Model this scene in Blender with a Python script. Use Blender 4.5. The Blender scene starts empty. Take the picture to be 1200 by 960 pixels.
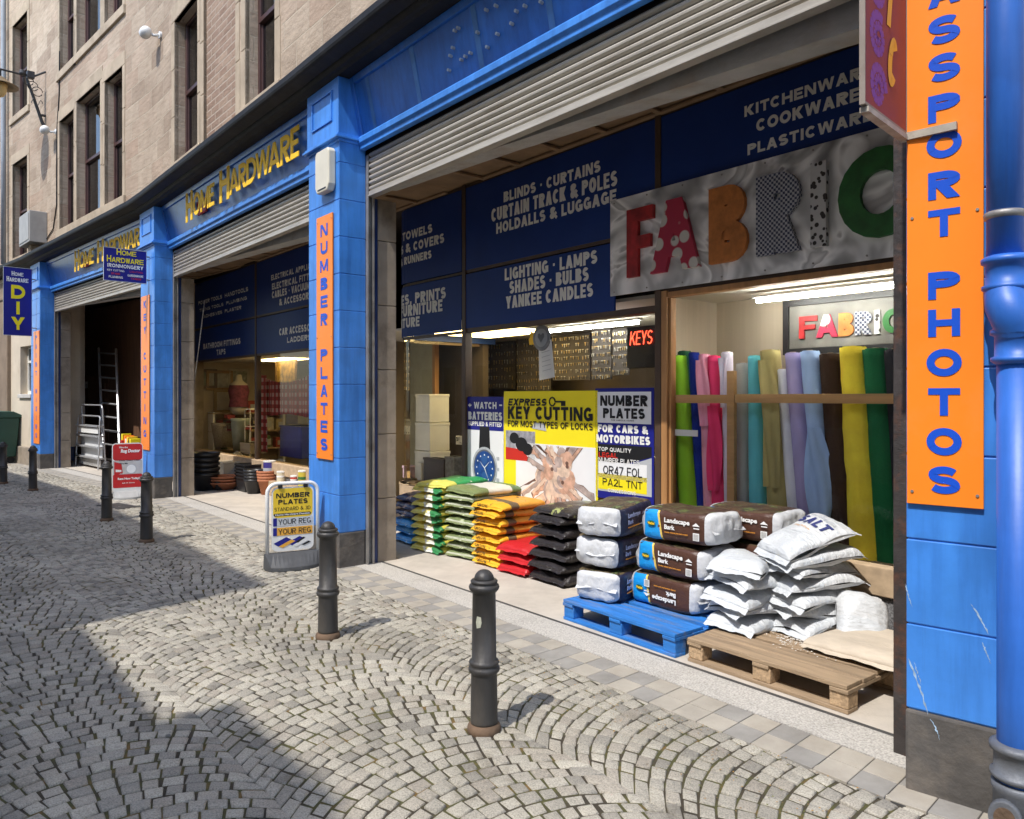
import bpy, math, random
from mathutils import Vector, Matrix, noise
R = math.radians
rnd = random.Random(7)
scene = bpy.context.scene
COL = scene.collection

# ------------------------------------------------------------------ camera
H, F, YH = 1.6, 888.0, 465.0            # eye height, focal length and horizon of the photograph (1200 px wide)
cam = bpy.data.cameras.new('camera')
cam.sensor_fit = 'HORIZONTAL'; cam.sensor_width = 36
cam.lens = F/1200*36
cam.shift_y = -15/1200
cam.clip_start = 0.05; cam.clip_end = 400
camo = bpy.data.objects.new('camera', cam); COL.objects.link(camo)
camo.location = (0, 0, H); camo.rotation_euler = (R(90), 0, 0)
scene.camera = camo
# ------------------------------------------------------------------ light
SUN_EL = R(56); SUN_DIR = Vector((0.61*math.cos(SUN_EL), 0.79*math.cos(SUN_EL), -math.sin(SUN_EL)))
w = bpy.data.worlds.new('World'); scene.world = w; w.use_nodes = True
nt = w.node_tree; nt.nodes.clear()
sky = nt.nodes.new('ShaderNodeTexSky'); sky.sky_type = 'NISHITA'; sky.sun_disc = False
sky.sun_elevation = SUN_EL; sky.sun_rotation = math.atan2(-0.61, -0.79)
bg = nt.nodes.new('ShaderNodeBackground'); bg.inputs['Strength'].default_value = 0.15
wo = nt.nodes.new('ShaderNodeOutputWorld')
nt.links.new(sky.outputs[0], bg.inputs[0]); nt.links.new(bg.outputs[0], wo.inputs[0])
sl = bpy.data.lights.new('sun', 'SUN'); sl.energy = 2.0; sl.angle = R(0.53); sl.color = (1.0, 0.955, 0.89)
so = bpy.data.objects.new('sun', sl); COL.objects.link(so)
so.rotation_euler = SUN_DIR.to_track_quat('-Z', 'Y').to_euler()
vs = scene.view_settings
vs.view_transform = 'Standard'; vs.look = 'None'; vs.gamma = 1.0; vs.use_curve_mapping = False
vs.exposure = 1.22

# ------------------------------------------------------------------ plan of the street front
# u runs along the curved shop front (to the right), d goes into the building, z is up
PTS = [(-20.5,24.6),(-14.6,20.6),(-10.98,17.3),(-10.4,16.7),(-6.07,12.39),(-5.587,11.84),(-2.026,7.557),(-1.604,7.034),(1.607,3.089),(2.55,2.28),(6.0,-0.7)]
US = [0.0]*len(PTS)
for i in range(8, len(PTS)): US[i] = US[i-1]+math.dist(PTS[i], PTS[i-1])
for i in range(6, -1, -1): US[i] = US[i+1]-math.dist(PTS[i], PTS[i+1])
def segdir(i):
    a, b = PTS[i], PTS[i+1]; l = math.dist(a, b); return ((b[0]-a[0])/l, (b[1]-a[1])/l)
def seg(u):
    for i in range(len(PTS)-2):
        if u < US[i+1]: return i
    return len(PTS)-2
def vnorm(i):
    n = len(PTS)
    if i == 0: d = segdir(0); return (-d[1], d[0])
    if i == n-1: d = segdir(n-2); return (-d[1], d[0])
    a, b = segdir(i-1), segdir(i); m = (-a[1]-b[1], a[0]+b[0]); k = 2/(m[0]**2+m[1]**2)
    return (m[0]*k, m[1]*k)
VN = [vnorm(i) for i in range(len(PTS))]
ST = None                                 # when set, one bay's straight line is carried on instead of the bends
def C(u, d, z=0.0):
    if ST is not None:
        (px, py), (dx, dy) = PTS[ST], segdir(ST); t = u-US[ST]; return Vector((px+dx*t-dy*d, py+dy*t+dx*d, z))
    i = seg(u); t = (u-US[i])/(US[i+1]-US[i]); p, q, a, b = PTS[i], PTS[i+1], VN[i], VN[i+1]
    return Vector((p[0]+(q[0]-p[0])*t+d*(a[0]+(b[0]-a[0])*t), p[1]+(q[1]-p[1])*t+d*(a[1]+(b[1]-a[1])*t), z))
def CV(v): return C(v[0], v[1], v[2])
def heading(u):
    dx, dy = segdir(seg(u) if ST is None else ST); return math.atan2(dy, dx)
def U(px, d):                            # u where the plane at depth d passes image column px
    lo, hi = US[0], 6.3
    while C(hi, d)[1] < .3: hi -= .05
    for _ in range(50):
        m = (lo+hi)/2; p = C(m, d)
        if p[0]/p[1]*F+600 < px: lo = m
        else: hi = m
    return (lo+hi)/2
def Z(px, py, d): return H+(YH-py)/F*C(U(px, d), d)[1]
def UZ(p, d): return U(p[0], d), Z(p[0], p[1], d)
def G(px, py, z=0.0):                    # plan position of an image point lying on the level z
    Y = (H-z)*F/(py-YH); X = (px-600)/F*Y; best = None
    for i in (range(len(PTS)-1) if ST is None else [ST]):
        dx, dy = segdir(i); x, y = X-PTS[i][0], Y-PTS[i][1]
        a = x*dx+y*dy; d = -x*dy+y*dx; L = US[i+1]-US[i]; e = max(0, -a, a-L)
        if best is None or e < best[0]: best = (e, US[i]+a, d)
    return best[1], best[2]

# ------------------------------------------------------------------ materials
def base_mat(name):
    m = bpy.data.materials.new(name); m.use_nodes = True
    n = m.node_tree; b = n.nodes['Principled BSDF']; return m, n, b
def N(n, t, **k):
    x = n.nodes.new(t)
    for a, v in k.items():
        if a in x.inputs: x.inputs[a].default_value = v
        else: setattr(x, a, v)
    return x
def mixc(n, fac, a, b, mode='MIX'):
    x = n.nodes.new('ShaderNodeMix'); x.data_type = 'RGBA'; x.blend_type = mode
    for sock, v in ((x.inputs[0], fac), (x.inputs[6], a), (x.inputs[7], b)):
        if hasattr(v, 'is_linked'): n.links.new(v, sock)
        else: sock.default_value = v if not isinstance(v, tuple) else (*v[:3], 1)
    return x.outputs[2]
def ramp(n, src, stops, interp='LINEAR'):
    r = n.nodes.new('ShaderNodeValToRGB'); r.color_ramp.interpolation = interp
    e = r.color_ramp.elements
    while len(e) < len(stops): e.new(0.5)
    for k, (p, c) in enumerate(stops):
        e[k].position = p; e[k].color = (*c[:3], 1) if isinstance(c, tuple) else (c, c, c, 1)
    n.links.new(src, r.inputs[0]); return r.outputs[0]
def coord(n, kind='Object', scale=(1,1,1), rot=(0,0,0)):
    t = n.nodes.new('ShaderNodeTexCoord'); mp = n.nodes.new('ShaderNodeMapping')
    mp.inputs['Scale'].default_value = scale; mp.inputs['Rotation'].default_value = rot
    n.links.new(t.outputs[kind], mp.inputs[0]); return mp.outputs[0]
def noi(n, vec, scale, detail=4, rough=.55):
    x = N(n, 'ShaderNodeTexNoise', Scale=scale, Detail=detail, Roughness=rough)
    if vec is not None: n.links.new(vec, x.inputs['Vector'])
    return x.outputs[0]
def bump(n, b, h, strength=.3, dist=.01):
    x = N(n, 'ShaderNodeBump', Strength=strength, Distance=dist)
    n.links.new(h, x.inputs['Height']); n.links.new(x.outputs[0], b.inputs['Normal'])
MATS = {}
def M(name, col, rough=.6, var=.12, vscale=6, bmp=0, bscale=40, metal=0, spec=.5, stretch=(1,1,1), dirt=None, dirt_amt=.0, dscale=3, emis=None, estr=0, coat=0):
    if name in MATS: return MATS[name]
    m, n, b = base_mat(name)
    v = coord(n, 'Object', stretch)
    a = noi(n, v, vscale, 5)
    lo = tuple(c*(1-var) for c in col); hi = tuple(min(1, c*(1+var)) for c in col)
    c = ramp(n, a, [(.3, lo), (.7, hi)])
    if dirt is not None:
        d = noi(n, v, dscale, 8, .68)
        f = ramp(n, d, [(.5, 0.0), (.72, 1.0)])
        mm = N(n, 'ShaderNodeMath', operation='MULTIPLY'); mm.inputs[1].default_value = dirt_amt
        n.links.new(f, mm.inputs[0]); c = mixc(n, mm.outputs[0], c, dirt)
    n.links.new(c, b.inputs['Base Color'])
    b.inputs['Roughness'].default_value = rough; b.inputs['Metallic'].default_value = metal
    b.inputs['Specular IOR Level'].default_value = spec
    if coat: b.inputs['Coat Weight'].default_value = coat
    if bmp: bump(n, b, noi(n, v, bscale, 5), bmp)
    if emis: b.inputs['Emission Color'].default_value = (*emis, 1); b.inputs['Emission Strength'].default_value = estr
    MATS[name] = m; return m
def flat(name, col, rough=.5, spec=.3): return M(name, col, rough, .04, 3, 0, 1, 0, spec)
def glass_mat(name, tint=(.97,.985,.98), refl=1.0, ior=1.22):
    if name in MATS: return MATS[name]
    m, n, b = base_mat(name); n.nodes.remove(b)
    t = N(n, 'ShaderNodeBsdfTransparent'); t.inputs[0].default_value = (*tint, 1)
    g = N(n, 'ShaderNodeBsdfGlossy', Roughness=.01); g.inputs[0].default_value = (refl, refl, refl, 1)
    f = N(n, 'ShaderNodeFresnel', IOR=ior); x = N(n, 'ShaderNodeMixShader')
    n.links.new(f.outputs[0], x.inputs[0]); n.links.new(t.outputs[0], x.inputs[1]); n.links.new(g.outputs[0], x.inputs[2])
    n.links.new(x.outputs[0], n.nodes['Material Output'].inputs[0]); MATS[name] = m; return m

# ------------------------------------------------------------------ a bold block alphabet drawn as strokes
def arcp(cx, cy, rx, ry, a0, a1, n=9):
    return [(cx+rx*math.cos(R(a0+(a1-a0)*i/n)), cy+ry*math.sin(R(a0+(a1-a0)*i/n))) for i in range(n+1)]
GW = dict(A=.74,B=.66,C=.68,D=.70,E=.58,F=.56,G=.72,H=.70,I=.24,J=.5,K=.70,L=.54,M=.86,N=.72,O=.74,P=.64,Q=.74,R=.68,S=.64,T=.62,U=.68,V=.70,W=1.0,X=.70,Y=.70,Z=.62)
GW.update({c:.60 for c in '0234567890'}); GW.update({'1':.4,'&':.74,'·':.26,'+':.6,'–':.5,',':.26,' ':.30,'.':.24})
def glyph(ch, w, t):                      # -> list of ('line', pts, closed) in x 0..w, y 0..1, or ('poly', pts)
    a = t/2; L, Rr, Bt, Tp = a, w-a, a, 1-a; O = []
    ln = lambda p, c=False: O.append(('line', p, c)); rc = lambda x0, x1, y0, y1: O.append(('poly', [(x0,y0),(x1,y0),(x1,y1),(x0,y1)]))
    def bar(x0, y0, x1, y1, k=1.0):
        h = a*k*math.sqrt(1+((x1-x0)/(y1-y0))**2); x0 = min(max(x0,h),w-h); x1 = min(max(x1,h),w-h)
        O.append(('poly', [(x0-h,y0),(x0+h,y0),(x1+h,y1),(x1-h,y1)]))
    el = lambda a0, a1, n=16: arcp(w/2,.5,w/2-a,.5-a,a0,a1,n)
    if ch == 'A': bar(0,0,w/2,1); bar(w,0,w/2,1); rc(w*.22,w*.78,.20,.20+t*.85)
    elif ch == 'B': ln([(L,Bt),(L,Tp)]+[(w*.5,Tp)]+arcp(w*.52,.74,w*.42-a,.26-a,90,-90)+[(L,.49)]); ln([(L,.50),(w*.52,.50)]+arcp(w*.55,.265,w*.45-a,.265-a,90,-90)+[(L-a,Bt)])
    elif ch == 'C': ln(el(42,318))
    elif ch == 'D': ln([(L,Bt),(L,Tp),(w*.42,Tp)]+arcp(w*.42,.5,w*.58-a,.5-a,90,-90,12), True)
    elif ch in 'EF':
        rc(0,t,0,1); rc(t,w,1-t*.9,1); rc(t,w*.9,.5-t*.42,.5+t*.42)
        if ch == 'E': rc(t,w,0,t*.9)
    elif ch == 'G': ln(el(42,350)); rc(w*.52,w,.34,.34+t*.85); rc(w-t,w,.06,.34)
    elif ch == 'H': rc(0,t,0,1); rc(w-t,w,0,1); rc(t,w-t,.5-t*.45,.5+t*.45)
    elif ch == 'I': rc(w/2-a,w/2+a,0,1)
    elif ch == 'J': ln([(Rr,1),(Rr,.3)]+arcp(w/2,.3,w/2-a,.3-a,0,-170))
    elif ch == 'K': rc(0,t,0,1); bar(t*.7,.38,w,1); bar(w,0,w*.36,.62)
    elif ch == 'L': rc(0,t,0,1); rc(t,w,0,t*.9)
    elif ch == 'M': rc(0,t*.95,0,1); rc(w-t*.95,w,0,1); bar(w/2,.12,t*.3,1,.9); bar(w/2,.12,w-t*.3,1,.9)
    elif ch == 'N': rc(0,t*.95,0,1); rc(w-t*.95,w,0,1); bar(w-t*.5,0,t*.5,1)
    elif ch in 'OQ0':
        ln(el(0,345,23), True)
        if ch == 'Q': bar(w,-.05,w*.55,.3)
    elif ch in 'PR':
        ln([(L,0),(L,Tp),(w*.5,Tp)]+arcp(w*.5,.71,w*.5-a,.29-a,90,-90)+[(L,.42+a)])
        if ch == 'R': bar(w,0,w*.45,.46)
    elif ch == 'S':
        ry = (1-t)/4; ln(arcp(w/2,1-a-ry,w/2-a*1.1,ry,28,270,14)+arcp(w/2,a+ry,w/2-a,ry,80,-152,14))
    elif ch == 'T': rc(0,w,1-t*.9,1); rc(w/2-a,w/2+a,0,1-t*.9)
    elif ch == 'U': ln([(L,1),(L,.34)]+arcp(w/2,.34,w/2-a,.34-a,180,360)+[(Rr,1)])
    elif ch == 'V': bar(w/2,0,0,1); bar(w/2,0,w,1)
    elif ch == 'W': bar(w*.27,0,0,1,.92); bar(w*.27,0,w/2,1,.92); bar(w*.73,0,w/2,1,.92); bar(w*.73,0,w,1,.92)
    elif ch == 'X': bar(0,0,w,1); bar(w,0,0,1)
    elif ch == 'Y': bar(w/2,.40,0,1); bar(w/2,.40,w,1); rc(w/2-a,w/2+a,0,.48)
    elif ch == 'Z': rc(0,w,1-t*.9,1); rc(0,w,0,t*.9); bar(t*.4,.05,w-t*.4,.95)
    elif ch == '1': rc(w-t,w,0,1); bar(t*.3,.72,w-t*.4,1)
    elif ch == '2': ln(arcp(w/2,.70,w/2-a,.30-a,165,-35,12)+[(L*1.3,Bt)]); rc(0,w,0,t*.9)
    elif ch == '3': ln(arcp(w/2,.745,w/2-a*1.2,.255-a,150,-90)); ln(arcp(w/2,.265,w/2-a,.265-a,90,-150))
    elif ch == '4': rc(w*.62,w*.62+t,0,1); rc(0,w,.20,.20+t*.85); bar(t*.4,.24,w*.62+a,1)
    elif ch == '5': rc(0,w*.95,1-t*.9,1); rc(0,t,.45,1); ln([(L,.50)]+arcp(w/2,.31,w/2-a,.31-a,100,-150))
    elif ch == '6': ln(arcp(w/2,.32,w/2-a,.32-a,0,345,18), True); ln([(w*.78,Tp)]+arcp(w/2,.32,w/2-a,.68-a,100,180,6))
    elif ch == '7': rc(0,w,1-t*.9,1); bar(w*.3,0,w-a,.95)
    elif ch == '8': ln(arcp(w/2,.75,w/2-a*1.2,.25-a,0,345,16), True); ln(arcp(w/2,.27,w/2-a,.27-a,0,345,16), True)
    elif ch == '9': ln(arcp(w/2,.68,w/2-a,.32-a,0,345,18), True); ln([(w*.22,Bt)]+arcp(w/2,.68,w/2-a,.68-a,280,360,6))
    elif ch == '&': ln([(w,0),(w*.22,.66)]+arcp(w*.42,.80,w*.2,.20-a,200,-20,8)+[(w*.3,.48)]+arcp(w*.36,.26,w*.36-a,.26-a,110,300,9)+[(w*.92,.50)])
    elif ch == '·': rc(w/2-a*.8,w/2+a*.8,.42,.42+t*.8)
    elif ch == '.': rc(w/2-a,w/2+a,0,t)
    elif ch == ',': O.append(('poly', [(w/2-a,0),(w/2-a*.5,-.16),(w/2+a*.2,-.16),(w/2+a,0),(w/2+a,t),(w/2-a,t)]))
    elif ch == '+': rc(0,w,.5-a*.8,.5+a*.8); rc(w/2-a*.8,w/2+a*.8,.22,.5-a*.8); rc(w/2-a*.8,w/2+a*.8,.5+a*.8,.78)
    elif ch == '–': rc(0,w,.45,.45+t*.8)
    return O
def stroke_quads(pts, closed, t):
    n = len(pts); L, Rt = [], []
    for i, p in enumerate(pts):
        a = pts[i-1] if (i or closed) else None; b = pts[(i+1) % n] if (i < n-1 or closed) else None
        d = []
        for q, r_ in ((a,p),(p,b)):
            if q is None or r_ is None: continue
            x, y = r_[0]-q[0], r_[1]-q[1]; l = math.hypot(x,y)
            if l > 1e-6: d.append((x/l,y/l))
        if len(d) == 2:
            nx, ny = -d[0][1]-d[1][1], d[0][0]+d[1][0]; k = nx*nx+ny*ny
            if k < .15: nx, ny, k = -d[0][1]*2, d[0][0]*2, 4
            nx, ny = nx*2/k, ny*2/k
            m = math.hypot(nx,ny)
            if m > 1.6: nx, ny = nx*1.6/m, ny*1.6/m
        else: nx, ny = -d[0][1], d[0][0]
        L.append((p[0]+nx*t/2,p[1]+ny*t/2)); Rt.append((p[0]-nx*t/2,p[1]-ny*t/2))
    return [[L[i],Rt[i],Rt[(i+1)%n],L[(i+1)%n]] for i in range(n if closed else n-1)]
def block_text(mb, body, x0, x1, z0, z1, y, t, ext, mi, shear=0.0, gap=.09):
    Hh = z1-z0; adv = [GW[c] for c in body]; tot = sum(adv)+gap*(len(body)-1)
    k = (x1-x0-abs(shear)*Hh)/tot; x = x0; lay = 0
    tm = min(GW[c]*k/Hh for c in body if c not in ' ,.·') if any(c not in ' ,.·I1' for c in body) else 9
    for i, c in enumerate(body):
        wu = adv[i]*k/Hh                  # glyph width in units of the height
        tt = min(t, wu*.43) if c not in 'I·.,1' else min(t, wu*.95)
        for kind, *g in glyph(c, wu, tt):
            quads = [g[0]] if kind == 'poly' else stroke_quads(g[0], g[1], tt)
            for q in quads:
                yy = y-ext-lay*.0001; lay = (lay+1) % 7
                P = [(x+(px+shear*py)*Hh, z0+py*Hh) for px, py in q]
                ar = sum(P[j][0]*P[(j+1)%len(P)][1]-P[(j+1)%len(P)][0]*P[j][1] for j in range(len(P)))
                if ar < 0: P.reverse()
                if ext > .003:
                    n = len(P); v = [(a,yy,b) for a, b in P]+[(a,y+ext,b) for a, b in P]
                    mb.add(v, [tuple(range(n))]+[(j+n,(j+1)%n+n,(j+1)%n,j) for j in range(n)], mi)
                else: mb.add([(a,yy,b) for a, b in P], [tuple(range(len(P)))], mi)
        x += (adv[i]+gap)*k
    return mb
# ------------------------------------------------------------------ mesh builder
class MB:
    def __init__(s): s.v, s.f, s.m, s.uv = [], [], [], []
    def add(s, vs, fs, mi=0, uv=None):
        o = len(s.v); s.v += [tuple(p) for p in vs]; s.f += [tuple(i+o for i in f) for f in fs]; s.m += [mi]*len(fs)
        s.uv += uv if uv else [None]*len(vs)
        return s
    def box(s, x0, x1, y0, y1, z0, z1, mi=0, mat=None):
        v = [(x0,y0,z0),(x1,y0,z0),(x1,y1,z0),(x0,y1,z0),(x0,y0,z1),(x1,y0,z1),(x1,y1,z1),(x0,y1,z1)]
        if mat is not None: v = [tuple(mat @ Vector(p)) for p in v]
        return s.add(v, [(0,3,2,1),(4,5,6,7),(0,1,5,4),(1,2,6,5),(2,3,7,6),(3,0,4,7)], mi)
    def quad(s, a, b, c, d, mi=0): return s.add([a,b,c,d], [(0,1,2,3)], mi)
    def poly(s, pts, y, mi=0, t=0.0):    # polygon in x,z facing -y, thickness t towards +y
        n = len(pts)
        if t <= 0: return s.add([(x,y,z) for x,z in pts], [tuple(range(n))], mi)
        v = [(x,y,z) for x,z in pts]+[(x,y+t,z) for x,z in pts]
        return s.add(v, [tuple(range(n)), tuple(range(2*n-1,n-1,-1))]+[(i,i+n,(i+1)%n+n,(i+1)%n) for i in range(n)], mi)
    def lathe(s, prof, n=20, c=(0,0,0), mi=0, axis='z', cap=True):
        vs, fs = [], []
        for r, h in prof:
            for k in range(n):
                a = 2*math.pi*k/n; x, y = r*math.cos(a), r*math.sin(a)
                p = (x,y,h) if axis == 'z' else ((x,h,y) if axis == 'y' else (h,x,y))
                vs.append((p[0]+c[0], p[1]+c[1], p[2]+c[2]))
        for j in range(len(prof)-1):
            for k in range(n):
                fs.append((j*n+k, j*n+(k+1)%n, (j+1)*n+(k+1)%n, (j+1)*n+k))
        if cap: fs.append(tuple(range(n-1,-1,-1))); fs.append(tuple((len(prof)-1)*n+k for k in range(n)))
        return s.add(vs, fs, mi)
    def tube(s, pts, r, n=10, mi=0, closed=False):
        pts = [Vector(p) for p in pts]; L = len(pts); rr = r if isinstance(r, (list, tuple)) else [r]*L
        vs, fs = [], []; up = Vector((0,0,1)); prev = None
        for i, p in enumerate(pts):
            if closed: t = pts[(i+1)%L]-pts[i-1]
            else: t = pts[min(i+1, L-1)]-pts[max(i-1, 0)]
            t.normalize()
            a = prev - t*prev.dot(t) if prev is not None else (up.cross(t) if abs(t.z) < .95 else Vector((1,0,0)).cross(t))
            a.normalize(); prev = a; b = t.cross(a)
            for k in range(n):
                q = p+(a*math.cos(2*math.pi*k/n)+b*math.sin(2*math.pi*k/n))*rr[i]; vs.append(tuple(q))
        for i in range(L if closed else L-1):
            j = (i+1)%L
            for k in range(n): fs.append((i*n+k, i*n+(k+1)%n, j*n+(k+1)%n, j*n+k))
        if not closed: fs.append(tuple(range(n-1,-1,-1))); fs.append(tuple((L-1)*n+k for k in range(n)))
        return s.add(vs, fs, mi)
    def sweep(s, prof, us, mi=0):        # closed profile of (d, z) along the u positions
        n = len(prof); vs = [(u,d,z) for u in us for d, z in prof]; fs = []
        for i in range(len(us)-1):
            for k in range(n): fs.append((i*n+k, (i+1)*n+k, (i+1)*n+(k+1)%n, i*n+(k+1)%n))
        fs.append(tuple(range(n))); fs.append(tuple(len(us)*n-1-k for k in range(n)))
        return s.add(vs, fs, mi)
    def text(s, body, x0, x1, z0, z1, y=0.0, bold=.02, ext=.001, mi=0, shear=0.0, keep=False, spacing=1.0):
        if all(c in GW for c in body): return block_text(s, body, x0, x1, z0, z1, y, min(.34, .125+3.2*bold), ext, mi, shear)
        cu = bpy.data.curves.new('t', 'FONT'); cu.body = body; cu.offset = bold; cu.extrude = .01; cu.resolution_u = 3
        cu.space_character = spacing; cu.shear = shear
        ob = bpy.data.objects.new('t', cu); COL.objects.link(ob)
        dg = bpy.context.evaluated_depsgraph_get(); me = ob.evaluated_get(dg).to_mesh()
        vv = [v.co.copy() for v in me.vertices]; ff = [tuple(p.vertices) for p in me.polygons]
        ob.evaluated_get(dg).to_mesh_clear(); bpy.data.objects.remove(ob); bpy.data.curves.remove(cu)
        if not vv: return s
        a, b = min(v.x for v in vv), max(v.x for v in vv); c, d = min(v.y for v in vv), max(v.y for v in vv)
        e = max(abs(v.z) for v in vv) or 1
        kx = (x1-x0)/(b-a); kz = (z1-z0)/(d-c)
        if keep: kx = kz = min(kx, kz)
        ox = (x0+x1)/2-kx*(a+b)/2; oz = (z0+z1)/2-kz*(c+d)/2
        return s.add([(ox+kx*v.x, y-v.z/e*ext, oz+kz*v.y) for v in vv], ff, mi)
    def build(s, name, mats, parent=None, fn=None, bevel=0, smooth=False, uv=False, bseg=2, angle=35):
        me = bpy.data.meshes.new(name)
        vs = [fn(p) for p in s.v] if fn else s.v
        me.from_pydata([tuple(p) for p in vs], [], s.f)
        mats = mats if isinstance(mats, (list, tuple)) else [mats]
        for m in mats: me.materials.append(m)
        me.polygons.foreach_set('material_index', s.m)
        if uv:
            l = me.uv_layers.new(name='UVMap')
            for p in me.polygons:
                ps = [s.v[i] for i in p.vertices]
                flatd = max(q[1] for q in ps)-min(q[1] for q in ps) < 1e-4
                for li, vi in zip(p.loop_indices, p.vertices):
                    q = s.v[vi]; l.data[li].uv = (q[0], q[2]) if flatd else (q[0]+q[1], q[2])
        if smooth:
            me.polygons.foreach_set('use_smooth', [True]*len(me.polygons))
        me.update()
        o = bpy.data.objects.new(name, me); COL.objects.link(o)
        if parent is not None: o.parent = parent
        if bevel:
            b = o.modifiers.new('bevel', 'BEVEL'); b.width = bevel; b.segments = bseg; b.limit_method = 'ANGLE'; b.angle_limit = R(angle)
        return o
def tag(o, label, cat, group=None, kind=None):
    if label: o['label'] = label
    if cat: o['category'] = cat
    if group: o['group'] = group
    if kind: o['kind'] = kind
    return o
def struct(o): o['kind'] = 'structure'; return o
def thing(name, label, cat, u, d, z, group=None, yaw=0.0, world=None):
    o = bpy.data.objects.new(name, None); COL.objects.link(o); o.empty_display_size = .1
    o.location = C(u, d, z) if world is None else world; o.rotation_euler = (0, 0, heading(u)+yaw)
    return tag(o, label, cat, group)
def dup(root, loc=None, rotz=None, label=None, group=None):
    r = root.copy(); COL.objects.link(r)
    if loc is not None: r.location = loc
    if rotz is not None: r.rotation_euler = (0, 0, rotz)
    if label: r['label'] = label
    if group: r['group'] = group
    for ch in list(root.children):
        c = ch.copy(); COL.objects.link(c); c.parent = r
        for g in list(ch.children):
            k = g.copy(); COL.objects.link(k); k.parent = c
    return r
ORD = ['first','second','third','fourth','fifth','sixth','seventh','eighth','ninth','tenth','eleventh','twelfth']
def from_top(k, n):
    return 'top bag' if k == n-1 else ('bottom bag' if k == 0 else ORD[n-1-k]+' bag from the top')
class At:                                 # places lettering on a thing from image points: left-bottom and right-top
    mid = False
    def __init__(s, root, u, d, z): s.r, s.u, s.d, s.z = root, u, d, z
    def rect(s, p, q, dd=0.0, mid=False):
        d = s.d+dd
        if mid: xm = (p[0]+q[0])/2; return U(p[0],d)-s.u, U(q[0],d)-s.u, Z(xm,p[1],d)-s.z, Z(xm,q[1],d)-s.z
        a, b = UZ(p, d); c, e = UZ(q, d); return a-s.u, c-s.u, b-s.z, e-s.z
    def text(s, body, p, q, mat, dd=-.004, bold=.02, ext=.0015, name='lettering', **k):
        x0, x1, z0, z1 = s.rect(p, q, 0, s.mid)
        return MB().text(body, x0, x1, z0, z1, dd, bold, ext, **k).build(name, mat, s.r)
# ------------------------------------------------------------------ paints and stones
def setts_mat():
    m, n, b = base_mat('granite_setts')
    g = N(n, 'ShaderNodeNewGeometry'); v = coord(n, 'Object')
    per = ramp(n, g.outputs['Random Per Island'], [(0,(.225,.21,.185)),(.3,(.335,.313,.27)),(.7,(.41,.382,.325)),(1,(.30,.27,.23))])
    speck = noi(n, v, 150, 3, .7); sp = ramp(n, speck, [(.35,(.62,.62,.62)),(.5,(1,1,1)),(.66,(1.25,1.25,1.22))])
    c = mixc(n, 1.0, per, sp, 'MULTIPLY')
    big = noi(n, v, .9, 6, .6); st = ramp(n, big, [(.35,(.74,.73,.7)),(.6,(1.06,1.05,1.02))])
    c = mixc(n, 1.0, c, st, 'MULTIPLY')
    oil = noi(n, v, 2.6, 7, .7); c = mixc(n, 1.0, c, ramp(n, oil, [(.30,(.62,.60,.57)),(.42,(1,1,1))]), 'MULTIPLY')
    vo = N(n, 'ShaderNodeTexVoronoi', Scale=2.1); n.links.new(v, vo.inputs['Vector']); c = mixc(n, ramp(n, vo.outputs['Distance'], [(.035,.75),(.045,0.0)]), c, (.09,.088,.085))
    vo = N(n, 'ShaderNodeTexVoronoi', Scale=1.3); n.links.new(coord(n, 'Object', (1,1,1), (.3,.2,.9)), vo.inputs['Vector']); c = mixc(n, ramp(n, vo.outputs['Distance'], [(.016,.8),(.022,0.0)]), c, (.55,.54,.5))
    n.links.new(c, b.inputs['Base Color']); b.inputs['Roughness'].default_value = .8; b.inputs['Specular IOR Level'].default_value = .35
    bump(n, b, noi(n, v, 60, 6, .65), .55, .006); return m
def joint_mat():
    m, n, b = base_mat('sett_joints'); v = coord(n, 'Object')
    a = noi(n, v, 5, 6, .65)
    c = ramp(n, a, [(.3,(.028,.023,.016)),(.46,(.055,.043,.026)),(.56,(.075,.075,.022)),(.66,(.17,.10,.03))])
    n.links.new(c, b.inputs['Base Color']); b.inputs['Roughness'].default_value = .95
    bump(n, b, noi(n, v, 90, 4, .7), .9, .01); return m
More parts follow.
